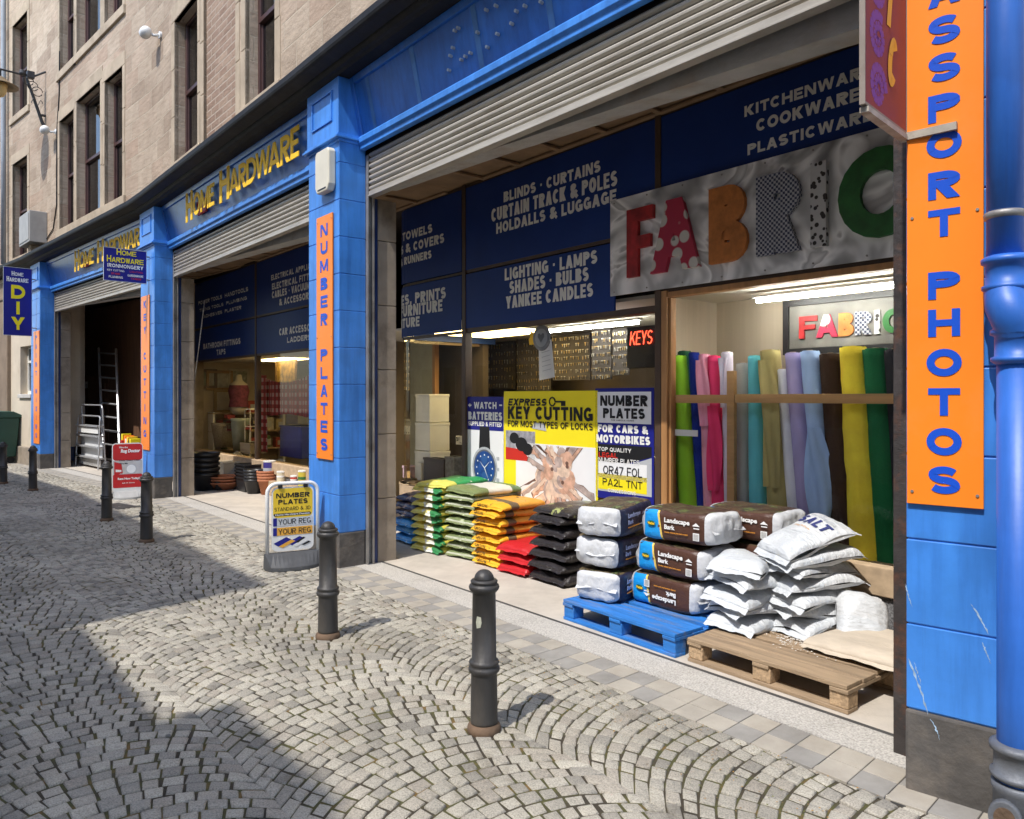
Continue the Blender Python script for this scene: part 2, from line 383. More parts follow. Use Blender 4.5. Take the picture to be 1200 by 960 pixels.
def ashlar_mat(name, c1, c2, c3, bw, bh, mort, off=.5, msize=.008, warm=True):
    m, n, b = base_mat(name)
    uv = N(n, 'ShaderNodeUVMap'); uv.uv_map = 'UVMap'
    br = N(n, 'ShaderNodeTexBrick'); br.offset = off
    wob = noi(n, uv.outputs[0], .8, 2); 
    for k, vv in (('Scale',1.0),('Mortar Size',msize),('Mortar Smooth',.3),('Bias',0.0),('Brick Width',bw),('Row Height',bh)): br.inputs[k].default_value = vv
    br.inputs['Color1'].default_value = (0,0,0,1); br.inputs['Color2'].default_value = (1,1,1,1); br.inputs['Mortar'].default_value = (.5,.5,.5,1)
    n.links.new(uv.outputs[0], br.inputs['Vector'])
    sepc = N(n, 'ShaderNodeSeparateColor'); n.links.new(br.outputs['Color'], sepc.inputs[0])
    c = ramp(n, sepc.outputs[0], [(0,c1),(.5,c2),(1,c3)])
    mp = N(n, 'ShaderNodeMapping'); mp.inputs['Scale'].default_value = (1.5,9,1); mp.inputs['Rotation'].default_value = (0,0,.35); n.links.new(uv.outputs[0], mp.inputs[0])
    band = noi(n, mp.outputs[0], 2.2, 6, .65); c = mixc(n, 1.0, c, ramp(n, band, [(.32,(.78,.76,.74)),(.55,(1,1,1)),(.75,(1.12,1.1,1.06))]), 'MULTIPLY')
    big = noi(n, uv.outputs[0], .45, 6, .65); c = mixc(n, 1.0, c, ramp(n, big, [(.34,(.72,.69,.66)),(.6,(1.04,1.03,1.02))]), 'MULTIPLY')
    c = mixc(n, br.outputs['Fac'], c, mort)
    n.links.new(c, b.inputs['Base Color']); b.inputs['Roughness'].default_value = .9; b.inputs['Specular IOR Level'].default_value = .2
    inv = N(n, 'ShaderNodeMath', operation='MULTIPLY_ADD'); inv.inputs[1].default_value = -1.2; 
    n.links.new(br.outputs['Fac'], inv.inputs[0]); n.links.new(noi(n, uv.outputs[0], 22, 6, .7), inv.inputs[2])
    bump(n, b, inv.outputs[0], .8, .016); return m
def paint_mat(name, col, chips=(.55,.62,.7), amt=.5, rough=.38, streak=.25):
    m, n, b = base_mat(name); v = coord(n, 'Object'); vs_ = coord(n, 'Object', (9,9,.8))
    a = noi(n, v, 2.2, 6, .6); lo = tuple(c*(1-streak) for c in col); hi = tuple(min(1,c*(1+streak*.6)) for c in col)
    c = ramp(n, a, [(.3,lo),(.68,hi)])
    s = noi(n, vs_, 1.4, 6, .6); c = mixc(n, 1.0, c, ramp(n, s, [(.33,(.72,.74,.78)),(.56,(1,1,1)),(.78,(1.12,1.1,1.06))]), 'MULTIPLY')
    pt = noi(n, coord(n, 'Object', (1,1,.7)), 1.7, 3, .5); c = mixc(n, ramp(n, pt, [(.53,0.0),(.55,.30)]), c, tuple(x*.62 for x in col))
    dr = noi(n, coord(n, 'Object', (14,14,.5)), 1.6, 5, .65); c = mixc(n, ramp(n, dr, [(.60,0.0),(.70,.28)]), c, tuple(x*.5+.02 for x in col))
    k = noi(n, coord(n, 'Object', (1,1,.45)), 7.5, 8, .72)
    f = ramp(n, k, [(.70,0.0),(.725,amt)]); c = mixc(n, f, c, chips)
    n.links.new(c, b.inputs['Base Color']); b.inputs['Roughness'].default_value = rough
    bump(n, b, noi(n, v, 14, 6, .6), .12, .01); return m
SETT, JOINT = setts_mat(), joint_mat()
ASHLAR = ashlar_mat('sandstone_ashlar', (.37,.29,.22),(.52,.43,.335),(.44,.335,.255), .62, .30, (.47,.395,.30))
BRICK = ashlar_mat('rough_pink_brick', (.29,.20,.15),(.35,.25,.19),(.38,.28,.21), .30, .10, (.43,.35,.28), msize=.012)
DRESS = M('dressed_stone', (.44,.36,.265), .85, .14, 3, .35, 30, spec=.2, dirt=(.2,.15,.1), dirt_amt=.5, dscale=1.3)
BROWNST = M('brown_stone', (.25,.19,.14), .85, .15, 3, .4, 30, spec=.2)
INSTONE = M('grimy_inner_stone', (.30,.25,.195), .75, .2, 4, .35, 25, dirt=(.12,.09,.065), dirt_amt=.8, dscale=2.5)
CREAM = M('cream_render', (.62,.54,.43), .9, .07, 2, .2, 60, spec=.2, dirt=(.35,.28,.2), dirt_amt=.35, dscale=1.5)
GREYW = M('pale_grey_stone', (.55,.53,.5), .9, .1, 3, .4, 40, spec=.2)
BLUE = paint_mat('sky_blue_paint', (.055,.25,.74), streak=.2)
BLUEF = paint_mat('fascia_blue_paint', (.028,.17,.60), chips=(.10,.25,.55), amt=.45, rough=.33)
BLUEP = paint_mat('pipe_blue_paint', (.025,.135,.52), rough=.45, streak=.15)
BLACKC = M('black_cornice', (.012,.0115,.0125), .62, .3, 4, .3, 18, spec=.3, dirt=(.04,.036,.033), dirt_amt=.5, dscale=3)
PLINTH = M('dark_plinth', (.085,.078,.072), .9, .25, 5, .9, 18, dirt=(.17,.145,.12), dirt_amt=.8, dscale=4)
ALU = M('shutter_aluminium', (.46,.43,.375), .45, .12, 3, .1, 30, metal=.25, stretch=(1,1,6), dirt=(.22,.17,.12), dirt_amt=.45, dscale=2)
STEEL = M('dull_steel', (.30,.29,.28), .5, .2, 5, .2, 30, metal=.5, dirt=(.12,.07,.045), dirt_amt=.7, dscale=4)
RUST = M('rusty_dark_steel', (.05,.042,.04), .6, .3, 6, .5, 30, metal=.2, dirt=(.15,.06,.03), dirt_amt=.9, dscale=9)
BEAM = M('peeling_grey_lintel', (.43,.42,.40), .85, .12, 5, .5, 25, dirt=(.33,.21,.11), dirt_amt=.55, dscale=3)
SOFF = M('brown_soffit', (.26,.165,.09), .6, .25, 4, .2, 20)
TIMBER = M('varnished_timber', (.40,.20,.075), .5, .22, 3, .15, 30, stretch=(5,5,.7))
DTIMB = M('dark_brown_timber', (.075,.045,.028), .5, .25, 4, .15, 30)
SILLW = M('bare_sill_board', (.46,.34,.22), .75, .18, 3, .2, 40, stretch=(.6,5,5))
NAVY = M('navy_board', (.011,.040,.20), .5, .12, 1.5, spec=.25)
GRANP = M('speckled_granite', (.17,.17,.175), .5, .75, 85, spec=.5)
CONC = M('bay_floor_concrete', (.50,.45,.385), .85, .1, 5, .35, 70, dirt=(.33,.29,.24), dirt_amt=.6, dscale=1.6)
APRON = M('aggregate_apron', (.44,.415,.375), .9, .35, 95, .5, 90, spec=.25, dirt=(.24,.22,.19), dirt_amt=.4, dscale=2)
LINE = M('dark_inlay', (.06,.058,.055), .7, .2, 6)
TILEA = M('grey_paver', (.265,.25,.225), .85, .16, 5, .3, 60, dirt=(.14,.12,.1), dirt_amt=.5, dscale=2)
TILEB = M('buff_paver', (.355,.32,.265), .85, .13, 5, .3, 60, dirt=(.22,.18,.13), dirt_amt=.5, dscale=2)
GLASS = glass_mat('shop_glass'); UGLASS = glass_mat('upper_glass', (.5,.56,.56), .9, 1.9)
SASH = M('maroon_sash_paint', (.06,.025,.022), .45, .2, 5)
WHITEP = flat('white_plastic', (.78,.77,.72), .4)
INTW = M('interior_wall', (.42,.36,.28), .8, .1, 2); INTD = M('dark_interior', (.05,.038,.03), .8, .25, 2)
CEIL = M('interior_ceiling', (.62,.58,.5), .8, .06, 2)

# ------------------------------------------------------------------ the ground
sk = MB(); sk.quad((-70,-60,-.03),(70,-60,-.03),(70,90,-.03),(-70,90,-.03))
struct(sk.build('ground', JOINT))
jb = MB(); us = [-25.9+.6*i for i in range(62)]
for a, b in zip(us, us[1:]): jb.quad((a,-8,-.0075),(b,-8,-.0075),(b,.2,-.0075),(a,.2,-.0075))
struct(jb.build('street_bed', JOINT, fn=CV))
def cobbles():
    mb = MB(); r = random.Random(3); CW = 1.15; RA = .76; P = .085
    smax = math.asin(CW/2/RA)*RA; nb = 14
    def pos(ci, k, s):                   # ci column, k course, s arc length from the crown
        x = RA*math.sin(s/RA)*(1.012 if abs(s) > smax-.001 else 1); u = k*P-(RA*math.cos(s/RA)-RA)*1.0
        d = -.30-CW*ci+x; d += .035*noise.noise((u*3.6, round((d+.30)/CW-.5)*7.3, 2.))*min(1,(abs(x)/(CW/2))**2); return u+.006*noise.noise((u*3,d*3,ci*5.)), d+.008*noise.noise((u*2+9,d*4,k*.3))
    for ci in range(-1, 6):
        for k in range(-262, 84):
            e = [-smax]; off = r.random()*.07
            s = -smax+.05+off
            while s < smax-.045: e.append(s); s += .086*r.uniform(.84,1.2)
            e.append(smax)
            for a, b in zip(e, e[1:]):
                ends = (a == -smax, b == smax)
                def slide(s): return s-math.sin(s/RA)*P*math.cos(s/RA)*.9
                a2 = a if ends[0] else slide(a); b2 = b if ends[1] else slide(b)
                qs = [pos(ci,k,a), pos(ci,k,b), pos(ci,k+1,b2), pos(ci,k+1,a2)]
                cu = sum(q[0] for q in qs)/4; cd = sum(q[1] for q in qs)/4
                if cd > -.10 or cd < -7.4 or cu < -25.5 or cu > 6.7: continue
                p = C(cu, cd)
                if p.y < .9 or abs(p.x/p.y) > 1.15 or p.y > 30: continue
                W = [C(*q) for q in qs]; c = sum(W, Vector())/4; h = r.gauss(0, .0024)
                tx, ty = r.gauss(0,.013), r.gauss(0,.013); gap = r.uniform(.0028,.0075)
                far = p.y > 13
                O, T = [], []
                for q in W:
                    dv = q-c; l = dv.length; o = c+dv*(1-gap*1.4/l)
                    o += Vector((r.gauss(0,.0022), r.gauss(0,.0022), 0))
                    O.append((o.x,o.y,-.013)); M_ = c+(o-c)*.985; M_.z = h-.006+tx*(M_.x-c.x)+ty*(M_.y-c.y)
                    t = c+(o-c)*(1-.0095/l); t.z = h+tx*(t.x-c.x)+ty*(t.y-c.y); T.append((tuple(M_), tuple(t)))
                if far: mb.add([t[1] for t in T]+O, [(0,1,2,3)]+[(4+i,4+(i+1)%4,(i+1)%4,i) for i in range(4)])
                else:
                    vs = O+[t[0] for t in T]+[t[1] for t in T]+[(c.x,c.y,h+.0025)]
                    fs = [(4*j+i,4*j+(i+1)%4,4*(j+1)+(i+1)%4,4*(j+1)+i) for j in range(2) for i in range(4)]+[(8+i,8+(i+1)%4,12) for i in range(4)]
                    mb.add(vs, fs)
    o = mb.build('cobbled_street', SETT, smooth=False)
    o.data.polygons.foreach_set('use_smooth', [len(p.vertices) == 4 for p in o.data.polygons]); return o
struct(cobbles())
def span(a, b, step=.5):
    k = sorted(set([a, b]+[x for x in US if a < x < b]+[a+step*i for i in range(1, int((b-a)/step)+1) if a+step*i < b-.05])); return k
def strip(name, u0, u1, d0, d1, z0, z1, mat, **k):
    return struct(MB().sweep([(d0,z0),(d0,z1),(d1,z1),(d1,z0)], span(u0,u1)).build(name, mat, fn=CV, **k))
pv = MB(); r2 = random.Random(5); T = .152
i = 0; u = -25.5
while u < 6.2:
    for j in range(2):
        g = .0022; z = .006+r2.uniform(-.001,.001)
        pv.box(u+g, u+T-g, -.145+j*T+g, -.145+(j+1)*T-g, -.02, z, (i+j) % 2 if r2.random() > .06 else r2.randrange(2))
    u += T; i += 1
struct(pv.build('pavement', [TILEA, TILEB], fn=CV, bevel=.002, bseg=1))
strip('paving_bed', -25.5, 6.2, -.14, .2, -.02, .001, LINE)
for a, b in ((-25.9,-13.93),(-13.918,6.3)): strip('threshold_apron', a, b, .160, .43, -.02, .008, APRON)
strip('dark_threshold_line', -13.1, 5.1, .43, .457, -.02, .0095, LINE)
strip('bay_floor', -16.9, 5.2, .457, 1.62, -.02, .009, CONC)
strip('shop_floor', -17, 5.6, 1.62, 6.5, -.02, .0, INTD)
dc = MB(); dc.box(-.32,.32,-.16,.16,-.01,.006)
for k in range(9): dc.box(-.29+k*.065,-.25+k*.065,-.13,.13,.006,.009)
t = dc.build('drain_cover', M('iron_cover',(.06,.055,.05),.7,.3,8,.3,40)); t.location = C(-5.75,-.62,.002); t.rotation_euler = (0,0,heading(-5.7)+.25)
tag(t, 'dark iron drain cover set in the cobbles of the shaded street', 'drain cover')
# ------------------------------------------------------------------ the tenement with its shop fronts
B = bpy.data.objects.new('tenement_building', None); COL.objects.link(B)
tag(B, 'long curved sandstone tenement with blue shop fronts and black cornice', 'building')
KINK = US
def part(mb, name, mat, parent=None, fn=CV, **k): return mb.build(name, mat, parent or B, fn=fn, **k)
WD = .12
wins = [(-15.80,-14.62,4.98,7.3,'b'),(-12.05,-11.03,5.12,7.42,'s'),(-10.86,-9.39,5.12,7.52,'s'),(-9.15,-8.19,5.12,7.42,'s'),(-5.59,-4.50,5.1,7.25,'s'),(-2.70,-1.80,5.1,7.25,'s'),
        (-15.80,-14.62,8.45,10.7,'b'),(-12.05,-11.03,8.45,10.75,'s'),(-10.86,-9.39,8.45,10.85,'s'),(-9.15,-8.19,8.45,10.75,'s'),(-5.59,-4.50,8.45,10.7,'s'),(-2.70,-1.80,8.45,10.7,'s')]
low = [(-15.18,-14.32,1.66,2.80,'w')]
blind = (-4.25,-3.02,5.02,7.2)
def wall(name, u0, u1, z0, z1, ops, mat, d=WD, depth=.26):
    us = sorted(set(span(u0,u1,1.5)+[x for o in ops for x in o[:2] if u0 < x < u1])); zs = sorted(set([z0,z1]+[x for o in ops for x in o[2:4]]))
    mb = MB()
    for a, b in zip(us, us[1:]):
        for c, e in zip(zs, zs[1:]):
            m, n = (a+b)/2, (c+e)/2
            if any(o[0] < m < o[1] and o[2] < n < o[3] for o in ops): continue
            mb.quad((a,d,c),(b,d,c),(b,d,e),(a,d,e))
    for o in ops:
        a, b, c, e = o[:4]; D = d+depth
        mb.quad((a,d,c),(a,D,c),(a,D,e),(a,d,e)); mb.quad((b,D,c),(b,d,c),(b,d,e),(b,D,e))
        mb.quad((a,d,e),(b,d,e),(b,D,e),(a,D,e)); mb.quad((a,D,c),(b,D,c),(b,d,c),(a,d,c))
    mb.quad((u1,d,z0),(u1,d+1,z0),(u1,d+1,z1),(u1,d,z1)); mb.quad((u0,d+1,z0),(u0,d,z0),(u0,d,z1),(u0,d+1,z1))
    mb.sweep([(d+.9,z0),(d+.9,z1),(d+1,z1),(d+1,z0)], span(u0,u1,3))
    return part(mb, name, mat, uv=True)
wall('upper_wall', -25.9, 10.8, 4.60, 14.0, wins+[blind], ASHLAR)
bl = MB(); bl.quad((blind[0],WD+.035,blind[2]),(blind[1],WD+.035,blind[2]),(blind[1],WD+.035,blind[3]),(blind[0],WD+.035,blind[3]))
part(bl, 'blind_panel', BRICK, uv=True)
def surround(o, W=.15, pr=.014):
    a, b, c, e = o; s = MB(); d = WD-pr
    s.box(a-W,b+W,d,WD+.06,e,e+.24); s.box(a-W-.03,b+W+.03,d-.03,WD+.06,c-.16,c)
    h = (e-c)/3.0
    for k in range(3):
        x = W*(1.0 if k % 2 == 0 else .86)
        s.box(a-x,a,d,WD+.06,c+k*h+.003,c+(k+1)*h-.003); s.box(b,b+x,d,WD+.06,c+k*h+.003,c+(k+1)*h-.003)
    return s
part(surround(blind), 'panel_surround', DRESS, bevel=.008)
for k, o in enumerate(wins+low):
    a, b, c, e, kind = o
    if kind == 'w': s = MB(); s.box(a-.06,b+.06,WD-.05,WD+.05,c-.09,c)
    else: s = surround(o[:4], .15 if k not in (1,2,3,7,8,9) else .12)
    wn = part(s, 'window', DRESS if kind != 'w' else GREYW, bevel=.008)
    fm = WHITEP if kind == 'w' else SASH; D = WD+.15; f = MB(); t = .055 if kind != 'w' else .05
    f.box(a,a+t,D,D+.09,c,e); f.box(b-t,b,D,D+.09,c,e); f.box(a+t,b-t,D,D+.09,c,c+.08); f.box(a+t,b-t,D,D+.09,e-t,e)
    mid = (c+e)/2 if kind != 'w' else c+(e-c)*.68
    f.box(a+t,b-t,D-.012,D+.07,mid-.03,mid+.03)
    if kind == 'w': pass
    else:
        f.box(a+t,a+t+.035,D+.02,D+.07,c+.08,mid-.03); f.box(b-t-.035,b-t,D+.02,D+.07,c+.08,mid-.03)
        f.box(a+t,a+t+.035,D-.005,D+.05,mid+.03,e-t); f.box(b-t-.035,b-t,D-.005,D+.05,mid+.03,e-t)
    part(f, 'sash', fm, wn, bevel=.006)
    g = MB(); g.quad((a+t,D+.04,c+.08),(b-t,D+.04,c+.08),(b-t,D+.04,mid),(a+t,D+.04,mid)); g.quad((a+t,D+.022,mid),(b-t,D+.022,mid),(b-t,D+.022,e-t),(a+t,D+.022,e-t))
    part(g, 'pane', UGLASS, wn)
    bk = MB()
    if kind == 'b':
        for j in range(int((e-c)/.07)): bk.box(a+.06,b-.06,D+.12,D+.15,c+.05+j*.07,c+.095+j*.07)
        part(bk, 'venetian_blind', M('grey_blind',(.35,.34,.33),.6,.05), wn)
    elif k in (1,2,3,4,5,8,9,10):
        x1 = a+(b-a)*.42
        for j in range(10): bk.box(a+.06+(x1-a)/10*j, a+.06+(x1-a)/10*(j+1), D+.2+.02*(j%2), D+.215+.02*(j%2), c+.05, e-.05)
        part(bk, 'added_curtain', M('added_net_curtain',(.62,.6,.56),.9,.06), wn)  # pale curtains added to lighten panes in place of sky reflections
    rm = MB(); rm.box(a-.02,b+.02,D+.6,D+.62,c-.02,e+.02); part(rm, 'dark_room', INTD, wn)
# cornice, its shelf and bed mouldings
cs = MB(); U0, U1 = -25.8, 10.7
cs.sweep([(.16,4.575),(-.02,4.575),(-.045,4.592),(-.07,4.60),(-.09,4.63),(-.09,4.645),(-.19,4.665),(-.215,4.675),(-.225,4.70),(-.225,4.755),(-.18,4.775),(.12,4.83),(.2,4.83)], span(U0,U1,.8))
part(cs, 'cornice', BLACKC, bevel=.004, bseg=1)
dn = MB(); dn.sweep([(.10,4.835),(.10,4.95),(.14,4.95),(.14,4.835)], span(U0,U1,1.2)); part(dn, 'base_course', DRESS)
# pillars
def pillar(u0, u1, dep=.27):
    p = MB(); g = .003
    p.box(u0+.006,u1-.006,.006,dep,.33,4.572)
    z = .334
    while z < 4.0:
        h = min(.345, 4.0-z); p.box(u0,u1,0,dep+.003,z+g,z+h-g); z += h
    o = part(p, 'pillar', BLUE, bevel=.004)
    q = MB(); q.box(u0-.004,u1+.004,-.006,dep-.002,-.03,.331); part(q, 'plinth', PLINTH, o, bevel=.012)
    c = MB(); c.box(u0-.045,u1+.045,-.05,dep-.01,4.0,4.022); c.box(u0-.03,u1+.03,-.032,dep-.012,4.022,4.045); c.box(u0-.02,u1+.02,-.018,dep-.013,3.975,4.0)
    c.box(u0-.01,u1+.01,-.014,dep-.014,4.045,4.573)
    w_ = u1-u0; a, b = u0+w_*.17, u1-w_*.17; D = -.016
    for x0, x1, z0, z1 in ((a,b,4.19,4.21),(a,b,4.46,4.48),(a,a+.02,4.21,4.46),(b-.02,b,4.21,4.46)): c.box(x0,x1,D-.012,D+.004,z0,z1)
    part(c, 'capital', BLUE, o, bevel=.004)
    return o
PIL = [(US[2],US[3]),(US[4],US[5]),(US[6],US[7]),(US[8],US[8]+.335)]
for k, (a, b) in enumerate(PIL):
    o = pillar(a, b)
    if k < 3:
        for j, z in enumerate((0,.62,1.24,1.86,2.48,3.1)):
            s = MB(); s.box(b-.3,b+.012,.40,.60,z+.003,min(3.5,z+.62)-.003); part(s, 'pier_block', INSTONE, o, bevel=.006)
        s = MB(); s.box(b-.2,b+.006,.345,.399,0,3.5); part(s, 'blue_strip', M('deep_blue_strip',(.012,.035,.14),.4,.2,5), o, bevel=.004)
# three bays: fascia, shutter, lintel, soffit
BAY = [(US[3],US[4]),(US[5],US[6]),(US[7],US[8])]
for k, (a, b) in enumerate(BAY):
    f = MB(); f.sweep([(.115,4.573),(.225,4.05),(.34,4.05),(.34,4.573)], [a+.002,b-.002])
    fa = part(f, 'fascia', BLUEF)  # satin darkened in colour so the inner sign looks dim under the tube
    l = MB(); l.sweep([(.262,4.048),(.195,4.048),(.182,4.03),(.182,3.985),(.205,3.965),(.205,3.93),(.262,3.93)], [a+.004,b-.004]); part(l, 'sill_moulding', BLUE, fa, bevel=.004)
    t = MB()
    for x0, x1 in ((a,a+.07),(b-.07,b)): t.sweep([(.095,4.571),(.205,4.05),(.23,4.05),(.12,4.571)], [x0+.003,x1-.003])
    t.sweep([(.09,4.571),(.105,4.51),(.135,4.51),(.12,4.571)], [a+.08,b-.08])
    part(t, 'edge_trim', BLUEF, fa, bevel=.004)
    # roller shutter, let down a little
    z0 = 3.545; D = .275; ra, rb = a+.055, (b-.155 if k == 2 else b-.055)
    zz = z0; sl = MB()
    n = 7; ph = .053
    for j in range(n):
        zb = z0+j*ph
        pr = [(D+.05,zb+.002),(D+.018,zb+.006),(D+.004,zb+.018),(D+.002,zb+.030),(D+.010,zb+.042),(D+.028,zb+.047),(D+.055,zb+.049)]
        sl.sweep(pr, [ra,rb])
    sh = part(sl, 'roller_shutter', ALU, smooth=False)
    br = MB(); br.sweep([(D,3.505),(D,3.542),(D+.055,3.542),(D+.055,3.505)], [ra,rb]); br.sweep([(D-.01,3.49),(D-.01,3.503),(D+.065,3.503),(D+.065,3.49)], [ra,rb]); part(br, 'bottom_rail', ALU, sh, bevel=.002)
    for x0, x1 in ((a+.002,a+.05),(rb+.005,rb+.065)):
        gd = MB(); gd.box(x0,x1,.272,.282,.0,3.89); gd.box(x0,x1,.325,.343,.0,3.89)
        gd.box(x0 if x0 < (a+b)/2 else x1-.008, x0+.008 if x0 < (a+b)/2 else x1,.283,.324,.0,3.89)
        part(gd, 'guide_rail', (STEEL if x0 < (a+b)/2 else RUST), sh, bevel=.002)
    hb = MB(); hb.box(a+.004,b-.004,.345,.62,3.90,4.57); part(hb, 'shutter_box', DTIMB, sh)
    # lintel, sagging to the right
    zl, zr = 3.60, 3.36; lm = MB(); us = [a+.01+(b-a-.02)*i/24 for i in range(25)]
    vs, fs = [], []
    for i, u in enumerate(us):
        t_ = i/24; zb = zl+(zr-zl)*t_+.012*math.sin(t_*3.1)+.006*noise.noise((u*6,0,k))
        vs += [(u,.41,zb),(u,.41,3.895),(u,.60,3.895),(u,.60,zb+.01)]
    for i in range(24):
        for j in range(4): fs.append((4*i+j,4*(i+1)+j,4*(i+1)+(j+1)%4,4*i+(j+1)%4))
    fs += [(0,1,2,3),(99,98,97,96)]
    lm.add(vs, fs); part(lm, 'lintel', BEAM)
    so_ = MB(); so_.box(a-1.2,b+(.3 if k == 2 else .1),.61,1.70,3.93+.004*k,3.99+.004*k)
    x = a
    while x < b-.3:
        so_.box(x,x+.06,.61,1.68,3.905,3.929); x += .62
    for d_ in (.61,1.12,1.62): so_.box(a,b,d_,d_+.06,3.907,3.9285)
    part(so_, 'soffit', SOFF, bevel=.004)
# ceiling void over the bays and ends of the recess
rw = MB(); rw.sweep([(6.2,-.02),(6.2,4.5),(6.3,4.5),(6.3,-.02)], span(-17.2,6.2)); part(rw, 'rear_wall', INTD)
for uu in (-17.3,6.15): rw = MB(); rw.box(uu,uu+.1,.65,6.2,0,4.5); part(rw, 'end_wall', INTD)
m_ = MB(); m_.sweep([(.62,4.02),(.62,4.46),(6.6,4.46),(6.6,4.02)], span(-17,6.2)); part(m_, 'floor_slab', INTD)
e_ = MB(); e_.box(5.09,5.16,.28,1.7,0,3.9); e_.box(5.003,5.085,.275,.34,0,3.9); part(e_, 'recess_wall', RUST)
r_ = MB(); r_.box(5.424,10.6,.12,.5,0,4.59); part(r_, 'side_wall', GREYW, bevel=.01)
# left end: rendered ground floor with its window
lw = wall('render_wall', -25.9, US[2]-.004, .42, 4.58, low, CREAM, d=.118)
bs = MB(); bs.box(-16.95,-13.925,.05,.5,-.03,.419); bs.box(-25.8,-16.955,.055,.5,-.03,.419); part(bs, 'stone_base', INSTONE, bevel=.02)
pb = MB(); pb.box(-16.95,-15.94,.03,.5,.42,4.45); pb.box(-17.0,-15.9,.0,.5,4.0,4.1); part(pb, 'stone_pier', BROWNST, bevel=.02)
# bay 1: open doorway
b1 = MB(); b1.box(-17.2,-10.5,2.05,2.15,0,3.93); b1.quad((-10.5,2.05,0),(-8.4,.60,0),(-8.4,.60,3.93),(-10.5,2.05,3.93)); b1.box(-17.2,-17.1,.6,2.05,0,3.93); part(b1, 'back_wall', M('dark_brown_boards',(.17,.09,.052),.55,.3,3,.2,12,stretch=(6,6,.5)))
dd = MB(); x0 = U(84,2.0); x1 = U(126,2.0); dd.box(x0-.1,x1+.1,1.985,2.04,.02,2.15)
for z0, z1 in ((.2,.85),(1.0,1.95)):
    for q0, q1 in ((x0+.1,(x0+x1)/2-.06),((x0+x1)/2+.06,x1-.1)): dd.box(q0,q1,1.972,1.985,z0,z1)
part(dd, 'door', M('brown_door',(.20,.10,.055),.45,.2,3,.1,20,stretch=(6,6,.6)), bevel=.006)
bf = MB(); a_, b_ = U(78,1.2), U(87.5,1.2); bf.box(a_-.5,b_,1.1,1.2,0.02,2.75); part(bf, 'door_jamb', BLUEF, bevel=.01)
# ---- shop windows of the two glazed bays
GD = 1.70; SZ = .53
def board(poly_u, z0, z1, d, mat, name, parent): pass
def sweep_path(path, z0, z1, th):        # wall-like sheet following a plan path of (u, d)
    mb = MB(); n = len(path)
    for (a, c), (b, e) in zip(path, path[1:]):
        mb.quad((a,c,z0),(b,e,z0),(b,e,z1),(a,c,z1))
    return mb
def arc_path(u_end, ustart, d, r=.42, tail=1.0):
    p = [(ustart+.0, d+r+tail), (ustart, d+r)]
    for k in range(1, 9):
        t = math.pi/2*k/8; p.append((ustart+r-r*math.cos(t), d+r-r*math.sin(t)))
    p.append((u_end, d)); return p
def shopfront(ul, muls, ur, curved, nm):
    sf = MB()
    for m in muls: sf.box(m-.032,m+.032,GD-.045,GD+.05,SZ,3.93)
    sf.box(ur-.06,ur,GD-.045,GD+.05,SZ,3.93)
    x0 = muls[0] if curved else ul
    for z, h in ((2.30,.055),(2.955,.05),(3.895,.035)):
        xs = [x0]+muls[(1 if curved else 0):]+[ur]
        for a, b in zip(xs, xs[1:]):
            zz = z if z > 2.5 or b < 2.6 else 2.45
            if b-a > .1: sf.box(a+.033,b-.033,GD-.03,GD+.04,zz,zz+h)
    o = part(sf, 'shop_window', DTIMB, bevel=.005)
    rs = MB(); rs.box(x0,ur,GD-.085,GD+.12,SZ-.19,SZ-.004); part(rs, 'window_sill', SILLW, o, bevel=.008)
    rs = MB(); rs.box(x0,ur,GD-.055,GD+.10,.0,SZ-.194); part(rs, 'stall_riser', GRANP, o)
    pn = MB(); pn.quad((x0,GD,SZ),(ur,GD,SZ),(ur,GD,3.93),(x0,GD,3.93))
    if curved:
        P = arc_path(x0, ul, GD)
        q = sweep_path(P, SZ, 3.93, 0); pn.add(q.v, q.f)
        for z0, z1, off, mt, nme in ((SZ-.19,SZ-.004,-.08,SILLW,'curved_sill'),(0,SZ-.194,-.05,GRANP,'curved_riser'),(2.295,2.33,-.02,DTIMB,'curved_transom'),(2.955,2.985,-.02,DTIMB,'curved_transom'),(3.90,3.93,-.02,DTIMB,'curved_transom')):
            q = sweep_path([(u+(off if i < 2 else off*(1-(i-1)/9)), d+(0 if i < 2 else off*(i-1)/9)) for i, (u, d) in enumerate(P)], z0, z1, 0)
            if 'sill' in nme: 
                for (a, c), (b, e) in zip(P, P[1:]): q.quad((a-.08,c-.0,z1),(b,e-.08,z1),(b+.1,e+.1,z1),(a+.1,c+.1,z1))
            part(q, nme, mt, o)
    part(pn, 'pane', GLASS, o)
    return o
shopfront(-1.95, [-.34,2.47], 5.07, True, 'r')
ST = 5
shopfront(-9.7, [-6.39], -3.6, False, 'm')
ST = None
tm = MB(); tm.box(2.515,2.575,GD-.055,GD+.045,SZ,2.46); tm.box(2.578,5.0,GD-.05,GD+.04,2.405,2.448); tm.box(2.578,2.60,GD-.03,GD+.04,SZ,2.40); part(tm, 'window_lining', TIMBER, bevel=.004)
